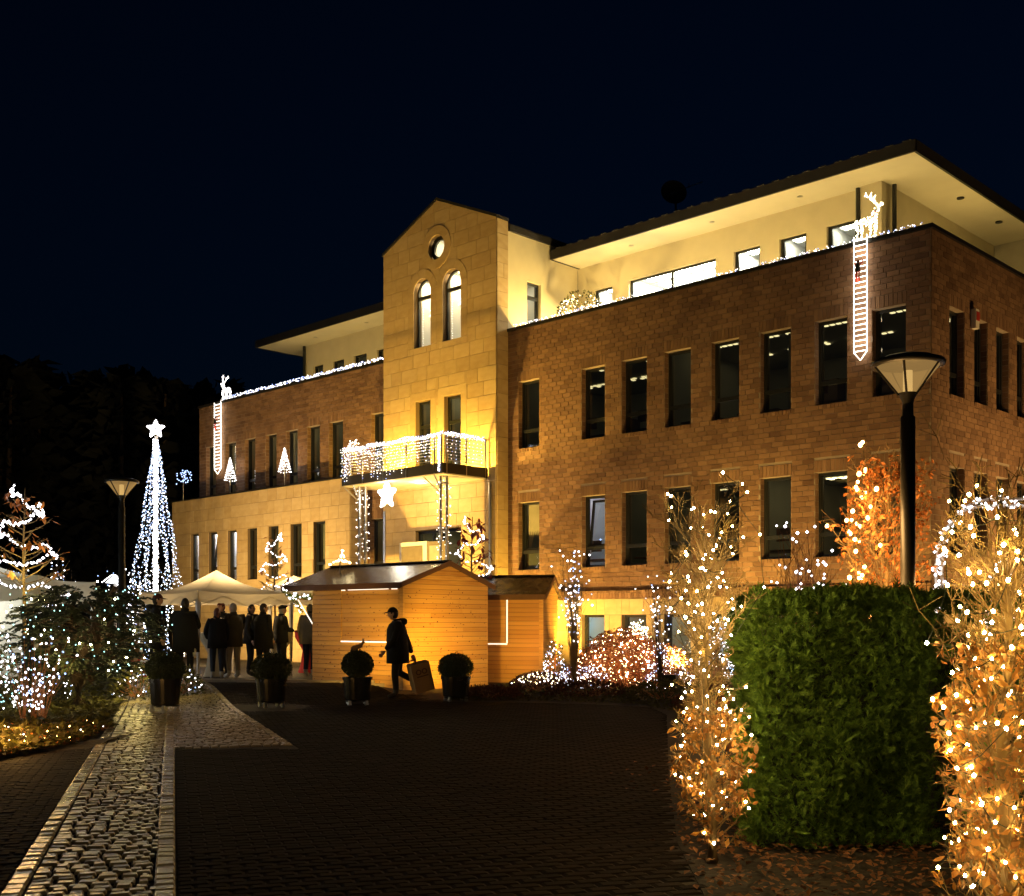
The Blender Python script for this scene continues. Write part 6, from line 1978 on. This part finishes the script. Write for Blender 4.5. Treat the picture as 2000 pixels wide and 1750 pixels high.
# stars and light frames in the arched windows
for i, (a, b, c, d) in enumerate(ARCH):
    s = thing('window_star', ('lit paper star hanging in the left arched tower window', 'lit paper star hanging in the right arched tower window')[i], 'paper star', bl((a+b)/2+.12, YT+.36, (10.72, 10.82)[i]), BANG, 'paper stars in the tower windows')
    sp = star_pts(.27, .10, 8, .3); q = MB()
    b0 = len(q.v); q.v += [(x, 0, z) for x, z in sp] + [(0,-.09,0),(0,.09,0)]
    for k in range(16): q.f += [(k, (k+1) % 16, 16), ((k+1) % 16, k, 17)]; q.mi += [0, 0]
    q.build('star_body', M['starglow'], s)
    q = MB(); q.tube([(0,0,.1),(0,0,.8)], .005, 4); q.build('thread', M['white'], s)
    ap = arch_pts(a+.07, b-.07, c+.07, d+(b-a)/2-.07, 14)
    pts = []
    for k in range(len(ap)):
        p, q_ = ap[k], ap[(k+1) % len(ap)]; n = max(1, int(math.dist(p, q_)/.07))
        for j in range(n): pts.append(BL2W(p[0]+(q_[0]-p[0])*j/n+U(-.015,.015), YT+.30, p[1]+(q_[1]-p[1])*j/n))
    light_string(('string lights framing the left arched tower window', 'string lights framing the right arched tower window')[i], pts, .016, 'bulbF', 'light frames in the tower windows', False, False)
# glowing shrub on the terrace
tb = thing('terrace_shrub', 'leafy potted shrub full of glaring lights on the terrace beside the tower', 'shrub', bl(-10.85, 1.5, 9.0), BANG)
q = MB(); q.lathe([(.001,0),(.2,0),(.25,.4),(.22,.4),(.001,.36)], 16); q.build('pot', M['pot'], tb)
q = MB(); bp_ = []
for i in range(700):
    v = rvec(); p = Vector((v.x*.66, v.y*.5, 1.2+v.z*.56))*1.0
    if v.z < .55 or R() < .5: q.leaf(p, v+rvec(), rvec(), U(.07,.13), .05)
    if i % 3 == 0 and v.z < .75: bp_.append(tb.matrix_basis @ (p*1.0))
q.build('foliage', M['cover'], tb, kind='stuff')
light_string('glaring warm white string lights on the terrace shrub', bp_, .024, 'bulbY', None, False, False, m2='bulbF')
wt = thing('window_light_tree', 'small string light tree seen through the window beside the tower', 'light tree', bl(XT-.45, 1.05, 9.3), BANG)
q = MB(); q.tube([(0,0,0),(0,0,1.0)], .012, 5); q.build('rod', M['lampblack'], wt)
q = MB()
for i in range(70):
    f = i/70; a = f*40; q.octa((math.cos(a)*.22*(1-f), math.sin(a)*.22*(1-f), .15+f*.95), .016)
q.build('bulbs', M['bulbF'], wt, kind='stuff')

# ------------------------------------------------------------------ dark trees behind
random.seed(21)
tv = []
for k in range(4):
    q = MB()
    for i in range(520):
        f = R(); z = .12+.88*f
        rr = (1-f)*.26+.05 if k < 2 else .28*math.sin(math.pi*min(1, .15+f*.85))+.02
        a = U(0, 6.283); s = math.sqrt(R())
        p = Vector((math.cos(a)*rr*s, math.sin(a)*rr*s, z)); d = Vector((math.cos(a), math.sin(a), U(-.6,.3)))
        q.leaf(p, d, rvec(), U(.05,.11), .05)
    me = bpy.data.meshes.new('crown'); me.from_pydata(q.v, [], q.f); me.materials.append(M['forest'])
    q = MB(); q.tube([(0,0,0),(.01,0,.4),(0,.01,.95)], [.018,.013,.004], 6)
    m2 = bpy.data.meshes.new('trunk'); m2.from_pydata(q.v, [], q.f); m2.materials.append(M['bark2']); tv.append((me, m2))
for i in range(20):
    px = -60+i*27+U(-12,12); d = U(50, 72); top = 745+U(-25,40)-(30 if px < 60 else 0)
    if px > 330: top += 15
    H = EYE+(HOR-top)/FPX*d
    x = (px-1000)/FPX*d
    t = thing('forest_tree', 'dark tall tree in the night wood behind the light tree and gazebos', 'tree', (x, d, 0), U(0, 6), 'dark trees of the wood behind')
    k = random.randrange(4)
    inst('crown', tv[k][0], t, (0,0,0), None, (H*.9, H*.9, H)); inst('trunk', tv[k][1], t, (0,0,0), None, (H, H, H))
